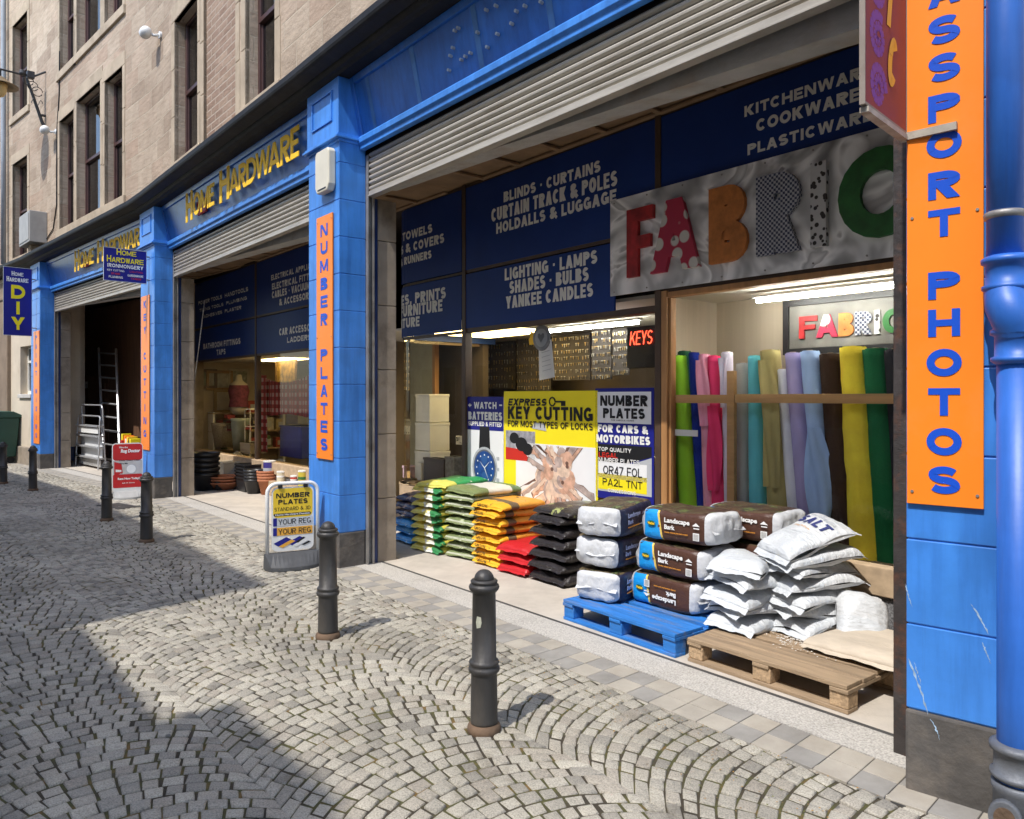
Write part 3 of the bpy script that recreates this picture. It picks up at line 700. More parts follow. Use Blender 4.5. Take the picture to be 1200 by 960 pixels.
# rooms behind the glass
def room(name, u0, u1, d0, d1, z0, z1, wm, cm, fl=INTD, skip=()):
    w_ = MB(); w_.box(u0-.05,u0,d0,d1,z0,z1); w_.box(u1,u1+.05,d0,d1,z0,z1); w_.box(u0-.05,u1+.05,d1,d1+.05,z0,z1); part(w_, name+'_wall', wm)
    c = MB(); c.box(u0,u1,d0,d1,z1,z1+.03); part(c, name+'_ceiling', cm)
    f = MB(); f.box(u0,u1,d0,d1,z0-.03,z0+.0); part(f, name+'_floor', fl)
room('fabric_window', 2.44, 5.06, 1.76, 2.55, .50, 2.44, M('fabric_window_boards',(.50,.43,.33),.75,.08,2,.15,8,stretch=(8,8,.3)), CEIL, SILLW)
room('key_shop', -3.5, 2.37, 1.80, 4.6, .02, 2.44, M('key_shop_wall',(.20,.155,.11),.8,.15,2), CEIL)
ST = 5
lb = MB(); lb.box(-9.78,-9.72,.75,1.85,0,3.93); part(lb, 'lobby_wall', INSTONE)
room('hardware_shop', -9.8, -3.62, 1.80, 4.3, .02, 2.32, INTW, CEIL)
ST = None
lb = MB(); lb.box(-3.55,-2.0,3.2,3.3,0,3.93); part(lb, 'lobby_back', INTD)
# scrapes on the near pillar
rsx = random.Random(41)
for (x0, y0), (x1, y1), w_ in (((1064,770),(1085,838),1.9),((1090,842),(1099,868),1.1),((1061,684),(1069,712),.8),((1137,707),(1156,744),1.5),((1151,753),(1161,777),.9),((1071,775),(1080,803),.6)):
    L_, R_ = [], []; n_ = 16
    for i in range(n_+1):
        t = i/n_; x = x0+(x1-x0)*t+rsx.gauss(0,.35)+3*math.sin(t*2.2)*(w_ > 1); y = y0+(y1-y0)*t; e = w_*math.sin(math.pi*min(1,t*1.0+.02))**.6*rsx.uniform(.25,1.25)
        L_.append((x-e,y)); R_.append((x+e,y+rsx.uniform(-1,1)))
    s = MB(); dd = -.0062 if y0 > 835 else -.0009
    vs = [(U(x,dd),dd-.0006,Z(x,y,dd)) for a, b in zip(L_,R_) for x, y in (a,b)]
    s.add(vs, [(2*i,2*i+2,2*i+3,2*i+1) for i in range(n_)]); part(s, 'scrape_mark', M('scrape',(.30,.42,.56),.85,.35,40))
# ------------------------------------------------------------------ signs and lettering
YEL = flat('yellow_vinyl', (.98,.60,.045), .6, .15); YELL = flat('lemon_vinyl', (.85,.72,.02), .35); REDV = flat('red_vinyl', (.55,.03,.02), .4)
WHT = flat('white_vinyl', (.8,.8,.78), .35); BLK = flat('black_vinyl', (.015,.015,.017), .4); BLUV = flat('blue_vinyl', (.012,.085,.56), .4)
NVV = flat('royal_blue_vinyl', (.015,.018,.22), .35); ORG = M('orange_panel', (.95,.245,.018), .38, .05, 2, 0, 1, spec=.4, dirt=(.75,.33,.12), dirt_amt=.35, dscale=1.5)
SILV = M('silver_letters', (.78,.78,.76), .5, .08, 4); GREYV = flat('grey_vinyl', (.45,.47,.5), .4); GOLD = flat('gold_vinyl', (.78,.42,.05), .35)
def box_part(name, mat, parent, x0, x1, y0, y1, z0, z1, bevel=.002):
    return MB().box(x0,x1,y0,y1,z0,z1).build(name, mat, parent, bevel=bevel)
# smallcaps shop name as raised gold letters on two fascias
def shop_name(u, zb, label):
    t = thing('shop_name', label, 'sign lettering', u, .105, zb, 'raised shop names on the fascias')
    spec = [('H',.0,.30,.40),('O',.335,.30,.315),('M',.66,.33,.30),('E',1.01,.20,.30),('H',1.42,.36,.43),('A',1.79,.31,.31),('R',2.11,.25,.31),('D',2.37,.30,.31),('W',2.66,.42,.31),('A',3.05,.31,.31),('R',3.38,.25,.31),('E',3.65,.21,.33)]
    hs = MB(); hs.poly([(.30,.27),(.36,.27),(.36,.36),(.52,.45),(.70,.33),(.70,.02),(.34,.02)], .055, 0, .02); hs.build('house_emblem', REDV, t)
    for ch, x, w_, h in spec:
        mb = MB(); z0 = 0 if ch != 'H' else -.03
        mb.text(ch, x, x+w_, z0, z0+h+(.05 if ch == 'H' else 0), 0, .018, .005)
        # the fascia leans: tilt the letter with it
        o = mb.build('letter', YEL, t)
    for x in (.2,1.6,3.1): MB().tube([(x,.03,.1),(x,.10,.1)], .008, 6).build('letter_stud', STEEL, t)
    return t
shop_name(-5.0, 4.14, 'raised gold shop name letters on the middle blue fascia above the glazed hardware window')
shop_name(-10.95, 4.14, 'raised gold shop name letters on the far blue fascia above the dark open doorway')
# scars and fixing studs on the bare fascia of the near bay
rr = random.Random(4)
for (x, y) in [(525,82),(529,66),(533,57),(538,38),(542,35),(545,66),(551,62),(562,39),(583,40),(575,14),(586,9),(607,14),(617,8),(635,3),(600,28),(570,55),(540,70)]:
    u, z = UZ((x, y), .175); 
    dd = .115+(4.573-z)/.523*.11
    st = MB(); st.lathe([(.012,-.03),(.012,.0),(.006,.004)], 8, (u,dd,z), axis='y')
    part(st, 'fixing_stud', M('grey_studs',(.4,.45,.5),.5,.1))
for x in (478,550,632,426): 
    ghost = MB()
    u, z = UZ((x, 100 if x < 500 else (60 if x < 600 else 20)), .1)
    for j in range(1): ghost.add([(u-.03,.1125,4.57),(u+.03,.1125,4.57),(u+.035,.2225,4.05),(u-.025,.2225,4.05)], [(0,1,2,3)])
    part(ghost, 'old_batten_mark', M('faded_blue_marks',(.06,.20,.50),.5,.25,6))

# vertical orange panels with stacked letters
def vsign(u, z0, z1, wd, letters, lh, lw, label, d=-.012):
    t = thing('vertical_sign', label, 'sign', u, d, z0, 'tall orange panels of stacked blue letters on the blue pillars')
    box_part('panel', ORG, t, -wd/2, wd/2, -.006, .006, 0, z1-z0)
    for ch, zc in letters:
        k = {'I':.42,'M':1.15,'O':1.1,'N':1.05}.get(ch, 1.0)
        MB().text(ch, -lw*k/2, lw*k/2, zc-z0-lh/2, zc-z0+lh/2, -.0075, .044, .001).build('letter', BLUV, t)
    for z in (.05,(z1-z0)/2,z1-z0-.05):
        for x in (-wd/2+.02, wd/2-.02): MB().lathe([(.006,-.010),(.006,-.005)], 8, (x,0,z), axis='y').build('screw', STEEL, t)
    return t
def ys(s, px, first, step, d=-.012): return [(ch, Z(px, first+i*step, d)) for i, ch in enumerate(s) if ch != ' ']
ul, ur_ = U(371.5,-.012), U(390,-.012)
vsign((ul+ur_)/2, Z(380,538,-.012), Z(380,253,-.012), ur_-ul, ys('NUMBER PLATES', 380, 270, 20.9), .115, .13*(ur_-ul)/.30, 'tall orange panel with stacked blue letters reading NUMBER PLATES')
ul, ur_ = U(165.7,-.012), U(175.2,-.012)
vsign((ul+ur_)/2, Z(170,527,-.012), Z(170,347,-.012), ur_-ul, ys('KEY CUTTING', 170, 357, 15.1), .115, .14, 'tall orange panel with stacked blue letters reading KEY CUTTING')
ul, ur_ = U(39.6,-.012), U(46.2,-.012)
vsign((ul+ur_)/2, Z(43,520,-.012), Z(43,388,-.012), ur_-ul, ys('PAINT MIXING', 43, 396, 10.4), .11, .12, 'narrow orange panel with stacked blue letters reading PAINT MIXING on the farthest pillar')
ul, ur_ = U(1063,-.012), U(1153,-.012)
lets = [(ch, Z(1106, y, -.012)) for ch, y in zip('PASSPORTPHOTOS', (-54,-9,35.5,79.5,126.5,169.5,217,261.5,334.5,378.5,425,471,517.5,562.5))]
vsign((ul+ur_)/2, Z(1106,593,-.012), Z(1106,-90,-.012), ur_-ul, lets, .108, .112, 'large orange panel nearest the camera reading PASSPORT PHOTOS beside the blue downpipe')

# projecting signs (board hangs square to the wall; local x runs outwards)
def proj_thing(label, u, z0, w_, h, d0=-.06, mat=NVV, trim=None):
    t = thing('projecting_sign', label, 'sign', u, d0, z0)
    t.rotation_euler = (0,0,heading(u)+math.pi/2)          # local x -> into the wall, local y -> -u, so the face at -y looks along +u
    box_part('panel', mat, t, -w_, 0, -.012, .004, 0, h)
    e = trim or STEEL
    f = MB(); f.box(-w_-.005,.005,-.0145,.006,-.010,.0); f.box(-w_-.005,.005,-.0145,.006,h,h+.010); f.box(-w_-.005,-w_,-.0145,.006,0,h); f.box(0,.005,-.0145,.006,0,h); f.build('frame', e, t)
    b = MB(); b.tube([(0,0,h*.85),(-d0+.03,0,h*.85)], .012, 8); b.tube([(0,0,h*.12),(-d0+.03,0,h*.12)], .012, 8); b.build('bracket', STEEL, t)
    return t
def ptext(t, body, x0, x1, z0, z1, mat, bold=.02, shear=0.0):
    return MB().text(body, x0, x1, z0, z1, -.0135, bold, .001, shear=shear).build('lettering', mat, t)
def smallcaps(t, body, x0, x1, z0, h, mat):
    n = len(body); wch = (x1-x0)/n
    mb = MB()
    for i, ch in enumerate(body):
        if ch == ' ': continue
        hh = h if i == 0 or body[i-1] == ' ' else h*.78
        mb.text(ch, x0+i*wch+.05*wch, x0+(i+1)*wch-.03*wch, z0, z0+hh, -.0135, .02, .001)
    return mb.build('lettering', mat, t)
t = proj_thing('tall navy projecting sign reading DIY in big yellow letters', -13.38, 2.95, .68, 1.48, -.10, trim=GREYV); t.scale = (.78,1,1)
ptext(t, 'D', -.50,-.16,.80,1.10,YELL,.04); ptext(t, 'I', -.39,-.28,.46,.74,YELL,.05); ptext(t, 'Y', -.50,-.17,.12,.40,YELL,.04)
smallcaps(t, 'HOME', -.49,-.2,1.30,.10,WHT); smallcaps(t, 'HARDWARE', -.61,-.08,1.17,.11,WHT)
t = proj_thing('small blue projecting ironmongery sign with yellow heading on the key cutting pillar', -6.50, 3.39, .80, .50, -.05, trim=GREYV); t.scale = (.76,1,1)
smallcaps(t, 'HOME', -.57,-.19,.405,.095,YELL); smallcaps(t, 'HARDWARE', -.75,-.05,.285,.10,YELL)
ptext(t, 'IRONMONGERY', -.74,-.06,.205,.262,WHT,.03)
ptext(t, 'KEY CUTTING', -.74,-.42,.145,.175,WHT); ptext(t, 'BY HAND', -.66,-.50,.095,.125,REDV); ptext(t, 'PLUMBING', -.71,-.45,.04,.075,WHT)
ptext(t, 'LIGHTING', -.32,-.07,.15,.175,REDV); ptext(t, 'GARDENWARE', -.36,-.06,.085,.12,WHT); ptext(t, 'TIMBER', -.30,-.10,.04,.068,REDV)
PURP = flat('purple_vinyl', (.17,.06,.30), .45); MAROON = M('faded_maroon_panel', (.22,.035,.045), .5, .12, 2)
t = proj_thing('maroon projecting fabric sign with yellow letters over purple swirls', 5.13, 2.675, .455, 1.35, -.012, mat=MAROON, trim=M('dull_frame',(.24,.20,.17),.6,.15,8,dirt=(.12,.06,.03),dirt_amt=.6))
t.location = (1.590,3.080,2.672); t.rotation_euler = (0,0,math.atan2(.325,.32))
for j, ch in enumerate('CIRBAF'): ptext(t, ch, -.235, -.10 if ch != 'I' else -.155, .13+j*.225, .33+j*.225, GOLD, .03, .18)
for j in range(6):
    sp = MB(); zc = .09+j*.19
    pts = [(-.32+.085*(1-k/26)*math.cos(k*.5+j), -.0125, zc+.085*(1-k/26)*math.sin(k*.5+j)) for k in range(24)]
    for k in range(23):
        a, b = Vector(pts[k]), Vector(pts[k+1]); q = (b-a).normalized(); nrm = Vector((-q.z,0,q.x))*.018
        sp.quad(tuple(a-nrm),tuple(b-nrm),tuple(b+nrm),tuple(a+nrm))
    sp.build('swirl', PURP, t)
br = MB(); br.box(-.44,.02,-.02,.012,-.034,-.014); br.build('angle_bar', M('rusty_angle',(.42,.38,.32),.6,.25,10,dirt=(.16,.08,.04),dirt_amt=.8,dscale=9), t)
br = MB(); br.box(-.010,.008,-.195,-.012,-.034,-.004); br.build('fixing_plate', MATS['rusty_angle'], t)

# navy boards above the shop windows
def navy(u0, u1, z0, z1, label, lines, d=GD-.035, path=None):
    t = thing('window_board', label, 'sign board', (u0+u1)/2, d, z0, 'navy lettered boards over the shop windows')
    A = At(t, (u0+u1)/2, d, z0); hw = (u1-u0)/2
    if path is None: box_part('board', NAVY, t, -hw, hw, 0, .02, 0, z1-z0, .003)
    else:
        q = sweep_path([(u-A.u, dd-d) for u, dd in path], 0, z1-z0, 0); q.build('board', NAVY, t)
    for body, p, q in lines:
        x0, x1, b0, b1 = A.rect(p, q); mb = MB().text(body, x0, x1, b0, b1, -.003, .045, .001)
        if path is not None:              # wrap the letters round the bend
            uc, rr_ = -1.53, .42; o = []
            for x, y, z in mb.v:
                s = uc-(x+A.u)
                if s > 0:
                    th = min(s/rr_, math.pi/2); rest = max(0, s-rr_*math.pi/2)
                    x = uc-(rr_+.004)*math.sin(th)-A.u; y = rr_-(rr_+.004)*math.cos(th)+rest
                o.append((x,y,z))
            mb.v = o
        mb.build('lettering', SILV, t)
    return t
navy(-.30,2.43,2.99,3.89,'navy board reading BLINDS CURTAINS and HOLDALLS AND LUGGAGE',[('BLINDS · CURTAINS',(592,237),(702,188)),('CURTAIN TRACK & POLES',(578,260),(721,200)),('HOLDALLS & LUGGAGE',(583.5,274),(720,222))])
navy(2.51,5.0,2.99,3.89,'navy board reading KITCHENWARE COOKWARE PLASTICWARE above the fabric banner',[('KITCHENWARE',(874.5,137),(1022,74)),('COOKWARE',(888,154.5),(1006,102.5)),('PLASTICWARE',(878,182),(1021,127))])
navy(-.30,1.93,2.35,2.945,'navy board reading LIGHTING LAMPS and CANDLES over the key window',[('LIGHTING · LAMPS',(592.7,329),(697.7,293)),('SHADES · BULBS',(598,344.5),(688,313)),('YANKEE CANDLES',(594,362),(693,331.5))])
cp = [(u, d-.035) for u, d in arc_path(-.39, -1.95, GD, tail=1.3)]
navy(-1.95,-.39,2.99,3.89,'upper navy board with rounded corner reading TOWELS and RUNNERS',[('BEDDING · TOWELS',(428,296),(507,262)),('QUILTS, PADS & COVERS',(420,312),(521,273)),('THROWS & RUNNERS',(437,320),(506,293))],path=cp)
navy(-1.95,-.39,2.335,2.945,'lower navy board with rounded corner reading FRAMES PRINTS and FURNITURE',[('PICTURE FRAMES, PRINTS',(408,369.5),(523,336)),('OCCASIONAL FURNITURE',(412,381),(519,350.5)),('BEDROOM FURNITURE',(410,393),(492,370.5))],path=cp)
ST = 5
navy(-9.67,-6.425,2.99,3.89,'navy board in the hardware bay reading POWER TOOLS and PLASTER',[('POWER TOOLS  HANDTOOLS',(232.7,358),(291,336)),('TILING TOOLS  PLUMBING',(234,366),(289.5,347)),('ADHESIVES  PLASTER',(239,373),(283,358))])
navy(-6.355,-3.65,2.99,3.89,'navy board in the hardware bay reading ELECTRICAL APPLIANCES and ACCESSORIES',[('ELECTRICAL APPLIANCES',(318,329),(378,304)),('ELECTRICAL FITTINGS',(319,340),(376,316)),('CABLES · VACUUMS',(319,350),(367,329)),('& ACCESSORIES',(327.5,358.5),(371,340))])
navy(-9.67,-6.425,2.335,2.945,'lower navy board reading BATHROOM FITTINGS TAPS over the left pane',[('BATHROOM FITTINGS',(238.5,409.5),(282,396)),('TAPS',(254,416.5),(264.5,408.5))])
navy(-6.355,-3.65,2.335,2.945,'lower navy board reading CAR ACCESSORIES LADDERS over the gingham cloth',[('CAR ACCESSORIES',(327.5,393.5),(376,377)),('LADDERS',(336.7,402),(365,391.5))])
ST = None

# the fabric banner with its fat letters
def satin():
    m, n, b = base_mat('printed_satin'); v = coord(n, 'Object', (1.0,1,1.25))
    wv = N(n, 'ShaderNodeTexWave', Scale=.9, Distortion=9.0, Detail=2.5); wv.inputs['Detail Scale'].default_value = .8; n.links.new(v, wv.inputs['Vector'])
    n_ = N(n, 'ShaderNodeTexNoise', Scale=1.5, Detail=2.0, Roughness=.4, Distortion=2.6); n.links.new(v, n_.inputs['Vector'])
    c = ramp(n, n_.outputs[0], [(.25,(.20,.20,.205)),(.42,(.50,.505,.51)),(.51,(.82,.825,.83)),(.56,(.97,.97,.97)),(.61,(.46,.46,.465)),(.75,(.86,.86,.86))])
    n.links.new(c, b.inputs['Base Color']); b.inputs['Roughness'].default_value = .45; return m
SATIN = satin()
def fabric_letters(t, spans, z0s, z1s, ext, mats, bold=.04):
    for ch, (x0, x1), z0, z1, m in zip('FABRIC', spans, z0s, z1s, mats):
        MB().text(ch, x0, x1, z0, z1, -ext-.002, bold, ext).build('letter', m, t)
def patt(name, c1, c2, kind, sc):
    m, n, b = base_mat(name); v = coord(n, 'Object')
    if kind == 'check': x = N(n, 'ShaderNodeTexChecker', Scale=sc); n.links.new(v, x.inputs[0]); f = x.outputs['Fac']
    else:
        vo = N(n, 'ShaderNodeTexVoronoi', Scale=sc); n.links.new(v, vo.inputs['Vector']); f = ramp(n, vo.outputs['Distance'], [(.34,0.0),(.40,1.0)])
    n.links.new(mixc(n, f, c1, c2), b.inputs['Base Color']); b.inputs['Roughness'].default_value = .5; return m
FM = [M('fabric_red',(.38,.018,.02),.5,.45,9), patt('fabric_red_dots',(.62,.60,.56),(.42,.02,.06),'dots',7), M('fabric_orange',(.50,.17,.035),.6,.25,14), patt('fabric_houndstooth',(.03,.04,.09),(.45,.46,.5),'check',56), patt('fabric_leopard',(.025,.02,.02),(.55,.55,.55),'dots',24), M('fabric_green',(.015,.12,.022),.5,.3,9)]
d0 = GD-.06; z0 = 2.475; u0, u1 = U(719.5,d0), 5.02
t = thing('fabric_banner', 'silver satin print banner with fat multicoloured letters reading FABRIC', 'banner', (u0+u1)/2, d0, z0)
A = At(t, (u0+u1)/2, d0, z0)
box_part('panel', SATIN, t, u0-A.u, u1-A.u, 0, .012, 0, .83, .002)
sp, zs0, zs1 = [], [], []
for p, q in (((739,325),(769,249)),((766,319),(822,239.5)),((833,308),(876.5,224.5)),((887,297),(936.5,206)),((948.5,284),(967,193)),((980,272),(1078,171))):
    a, b, c, e = A.rect(p, q, -.03); sp.append((a,b)); zs0.append(c); zs1.append(e)
zs0 = [.13]*6; zs1 = [.70]*6
fabric_letters(t, sp, zs0, zs1, .018, FM)
for k in range(9):
    for z in (.03,.80): MB().lathe([(.007,-.006),(.007,-.001)], 8, (u0-A.u+.05+k*(u1-u0-.1)/8,0,z), axis='y').build('rivet', STEEL, t)

# three posters in the key window
d0 = GD-.012
def pz(x, y): return 540+x/5, 440+y/5
At.mid = False
def poster(xl, xr, ztop, zbot, mat, label):
    a, b = U(xl, d0), U(xr, d0); t = thing('window_poster', label, 'poster', a, d0, zbot)
    box_part('sheet', mat, t, 0, b-a-.004, 0, .005, 0, ztop-zbot, 0)
    A_ = At(t, a, d0, zbot); A_.mid = True; return t, A_, b-a-.004, ztop-zbot
PAPER = flat('poster_white', (.78,.79,.80), .3)
t, A, W, Hh = poster(547.6, 590, 1.60, .55, PAPER, 'white watch batteries poster with a blue dial wristwatch')
x0, x1, zb, zt = A.rect(pz(40,316), pz(250,114)); box_part('header', NVV, t, 0, W, -.0015, 0, zb, Hh, 0)
A.text('+ WATCH –', pz(46,196), pz(243,156), WHT, -.003, .045); A.text('BATTERIES', pz(46,262), pz(243,214), WHT, -.003, .05); A.text('SUPPLIED & FITTED', pz(46,298), pz(240,272), WHT, -.003, .03)
cx, _, cz, _ = A.rect(pz(141,542), pz(150,530)); rx = A.rect(pz(68,542), pz(141,530)); rx = (rx[1]-rx[0]); rz = rx*1.12
def disc(r1, r2, cx, cz, y, mat, name, n=40, kx=1, kz=1): 
    mb = MB(); v = [(cx+kx*r1*math.cos(2*math.pi*k/n), y, cz+kz*r1*math.sin(2*math.pi*k/n)) for k in range(n)]
    return mb.add(v, [tuple(range(n))]).build(name, mat, t)
sl_ = .12; strap = MB(); strap.poly([(cx-.10,cz+rz*.8),(cx-.085,cz+rz*1.75),(cx+.085,cz+rz*1.75),(cx+.10,cz+rz*.8)], -.0018); strap.build('watch_strap', BLK, t)
disc(rx,0,cx,cz,-.0022,M('watch_steel',(.42,.44,.47),.3,.25,20),'watch_case'); disc(rx*.88,0,cx,cz,-.0026,flat('watch_grey',(.12,.13,.16)),'watch_bezel'); disc(rx*.80,0,cx,cz,-.003,M('watch_blue',(.012,.06,.24),.3,.4,9),'watch_dial')
hm = MB()
for k in range(12):
    a = k*math.pi/6; hm.poly([(cx+rx*.62*math.sin(a)+dx, cz+rx*.62*math.cos(a)+dz) for dx, dz in ((-.008,-.008),(.008,-.008),(.008,.008),(-.008,.008))], -.0034)
for a, l in ((.9,.6),(-.9,.5),(2.6,.62)):
    s_, c_ = math.sin(a), math.cos(a); hm.poly([(cx-c_*.006,cz+s_*.006),(cx+c_*.006,cz-s_*.006),(cx+s_*l*rx,cz+c_*l*rx)], -.0036)
hm.build('watch_hands', WHT, t)
for dz in (.42,-.42):
    disc(rx*.24,0,cx+(.0 if dz else .1),cz+dz*rx,-.0032,flat('watch_sub',(.03,.10,.30)),'watch_subdial')
cr = MB()
for dz in (-.5,0,.5): cr.box(cx+rx*.93,cx+rx*1.14,-.0024,-.0016,cz+dz*rx-.018,cz+dz*rx+.018)
cr.build('watch_crown', MATS['watch_steel'], t)
t, A, W, Hh = poster(590.6, 697, 1.655, .50, YELL, 'large yellow EXPRESS KEY CUTTING poster with a picture of brass keys')
A.text('EXPRESS', pz(278,178), pz(500,136), BLK, -.003, .04, shear=.25); A.text('KEY CUTTING', pz(277,262), pz(757,184), BLK, -.003, .04); A.text('FOR MOST TYPES OF LOCKS', pz(277,310), pz(757,272), BLK, -.003, .02)
kx0, kx1, kz0, kz1 = A.rect(pz(508,170), pz(602,138)); kc = (kz0+kz1)/2; k_ = MB()
k_.tube([(kx0+.05+.04*math.cos(a*.5),-.003,kc+.04*math.sin(a*.5)) for a in range(13)], .008, 6, closed=False); k_.box(kx0+.09,kx1,-.004,-.002,kc-.008,kc+.008); k_.box(kx1-.06,kx1,-.004,-.002,kc-.04,kc); k_.build('key_symbol', BLK, t)
a, b, c, e = A.rect(pz(264,490), pz(430,330)); box_part('padlock_photo', M('photo_grey',(.30,.30,.33),.4,.5,14), t, a, b, -.0015, 0, c, e, 0)
mb = MB(); mb.poly([(a,c),(b-.05,c),(a+(b-a)*.55,c+(e-c)*.38),(a,c+(e-c)*.42)], -.0022); mb.build('photo_red_corner', REDV, t)
mb = MB()
for (fx, fz, fr) in ((.3,.75,.16),(.55,.55,.2),(.75,.4,.17)):
    mb.add([(a+(b-a)*fx+fr*(b-a)*math.cos(q*.4), -.0024-fx*.0004, c+(e-c)*fz+fr*(e-c)*1.2*math.sin(q*.4)) for q in range(15)], [tuple(range(15))])
mb.build('photo_padlock', BLK, t)
a, b, c, e = A.rect(pz(322,790), pz(772,424)); c = .02; box_part('keys_photo', PAPER, t, a, b, -.0015, 0, c, e, 0)
# fan of printed keys, modelled as thin shapes on the sheet
rk = random.Random(8); km = [M('print_copper',(.58,.36,.26),.35,.35,12), M('print_brass',(.70,.54,.42),.35,.3,12), M('print_steel',(.42,.34,.31),.35,.4,12), flat('print_brown',(.16,.09,.07))]
mb = MB(); hubx, hubz = a+(b-a)*.56, c+(e-c)*.60; Wk = b-a
cl = lambda x, z: (min(max(x, a+.01), b-.01), min(max(z, c+.01), e-.01))
for k in range(44):
    if k < 30: an = R(-158+k*4.6+rk.uniform(-5,5)); L_ = Wk*rk.uniform(.34,.62); ox, oz = hubx+rk.uniform(-.10,.10), hubz+rk.uniform(-.10,.02)
    else: an = R(rk.uniform(15,165)); L_ = Wk*rk.uniform(.22,.40); ox, oz = hubx+rk.uniform(-.14,.16), hubz+rk.uniform(-.12,.08)
    ca, sa = math.cos(an), math.sin(an); wd_ = rk.uniform(.020,.034); nt_ = 7
    pts = [(L_*.25,-wd_),(L_,-wd_*.8)]+[(L_*(.25+.75*i/nt_), wd_*(.55+.45*(i % 2))) for i in range(nt_, -1, -1)]
    def grow(P, g=.010):
        mx, mz = sum(q[0] for q in P)/len(P), sum(q[1] for q in P)/len(P); return [cl(x+(x-mx)/max(.02,math.hypot(x-mx,z-mz))*g, z+(z-mz)/max(.02,math.hypot(x-mx,z-mz))*g) for x, z in P]
    P1 = [cl(ox+x*ca-y*sa, oz+x*sa+y*ca) for x, y in pts]; mb.poly(grow(P1), -.00196-.0001*k, 3)
    mb.poly(P1, -.002-.0001*k, 3 if k % 8 == 0 else k % 3)
    rb_ = L_*.16
    mb.poly([cl(ox+(L_*.22+rb_*math.cos(i*.5236)*1.1)*ca-rb_*math.sin(i*.5236)*sa, oz+(L_*.22+rb_*math.cos(i*.5236)*1.1)*sa+rb_*math.sin(i*.5236)*ca) for i in range(12)], -.00205-.0001*k, (k+1) % 3)
for k in range(5):
    x, z = hubx+rk.uniform(-.12,.15), hubz+rk.uniform(-.12,.1); mb.add([(x+.022*math.cos(i*.7), -.0062, z+.02*math.sin(i*.7)) for i in range(9)], [tuple(range(9))], 3)
mb.build('printed_keys', km, t)
mb = MB(); xa, xb, ya, yb = A.rect(pz(415,322), pz(495,278)); mb.poly([(xa,ya+.02),(xb,ya),(xb-.02,yb-.01),(xa+.03,yb)], -.0045); mb.build('torn_patch', GREYV, t)
t, A, W, Hh = poster(697.6, 764.5, 1.675, .70, NVV, 'blue NUMBER PLATES poster with white and yellow sample plates')
a, b, c, e = A.rect(pz(801,276), pz(1105,95)); box_part('white_panel', PAPER, t, a, b, -.0015, 0, c, e, 0)
A.text('NUMBER', pz(818,180), pz(1087,117), BLK, -.003, .045); A.text('PLATES', pz(834,253), pz(1071,193), BLK, -.003, .045); A.text('FOR VARIOUS MAKES', pz(880,268), pz(1010,260), BLK, -.003)
A.text('FOR CARS &', pz(805,338), pz(1088,292), WHT, -.003, .05); A.text('MOTORBIKES', pz(797,400), pz(1101,352), WHT, -.003, .05)
a, b, c, e = A.rect(pz(803,672), pz(1108,420)); sw = MB(); sw.poly([(a,c+(e-c)*.32),(a,e),(b,e),(b,e-(e-c)*.2),(a+(b-a)*.55,c+(e-c)*.62)], -.0015); sw.build('black_swoosh', BLK, t)
sw = MB(); sw.poly([(a,c),(b,c),(b,e-(e-c)*.22),(a+(b-a)*.55,c+(e-c)*.58),(a,c+(e-c)*.33)], -.0012); sw.build('grey_swoosh', GREYV, t)
A.text('TOP QUALITY', pz(808,448), pz(994,424), WHT, -.003, .02); A.text('LEGAL', pz(810,482), pz(916,452), REDV, -.003, .03); A.text('NUMBER PLATES', pz(808,516), pz(1041,488), WHT, -.003, .01)
for (p, q, m, s, tp, tq) in ((pz(806,596),pz(1081,526),PAPER,'OR47 FOL',pz(835,587),pz(1055,537)),(pz(806,662),pz(1081,600),YELL,'PA2L TNT',pz(832,655),pz(1057,612))):
    a, b, c, e = A.rect(p, q); box_part('sample_plate', m, t, a, b, -.0025, -.0014, c, e, 0); A.text(s, tp, tq, BLK, -.004, .005)
A.text('CONCESSIONS', pz(862,692), pz(1020,672), WHT, -.003, .02)
# alarm box on the near left pillar
a, b, d = U(371,-.06), U(387,-.06), -.0
t = thing('alarm_box', 'cream burglar alarm box on the pillar above the orange number plates panel', 'alarm box', (a+b)/2, -.002, 3.53)
w_ = (b-a)/2*1.0
MB().add(*(lambda q: (q.v, q.f))(MB().poly([(-w_,.06),(-w_*.75,0),(w_*.75,0),(w_,.06),(w_,.37),(w_*.8,.40),(-w_*.8,.40),(-w_,.37)], -.075, 0, .075))).build('cover', M('cream_plastic',(.66,.62,.50),.4,.06), t, bevel=.012, bseg=3)
MB().box(-w_*.6,w_*.6,-.077,-.07,.02,.035).build('vent_slot', BLK, t)
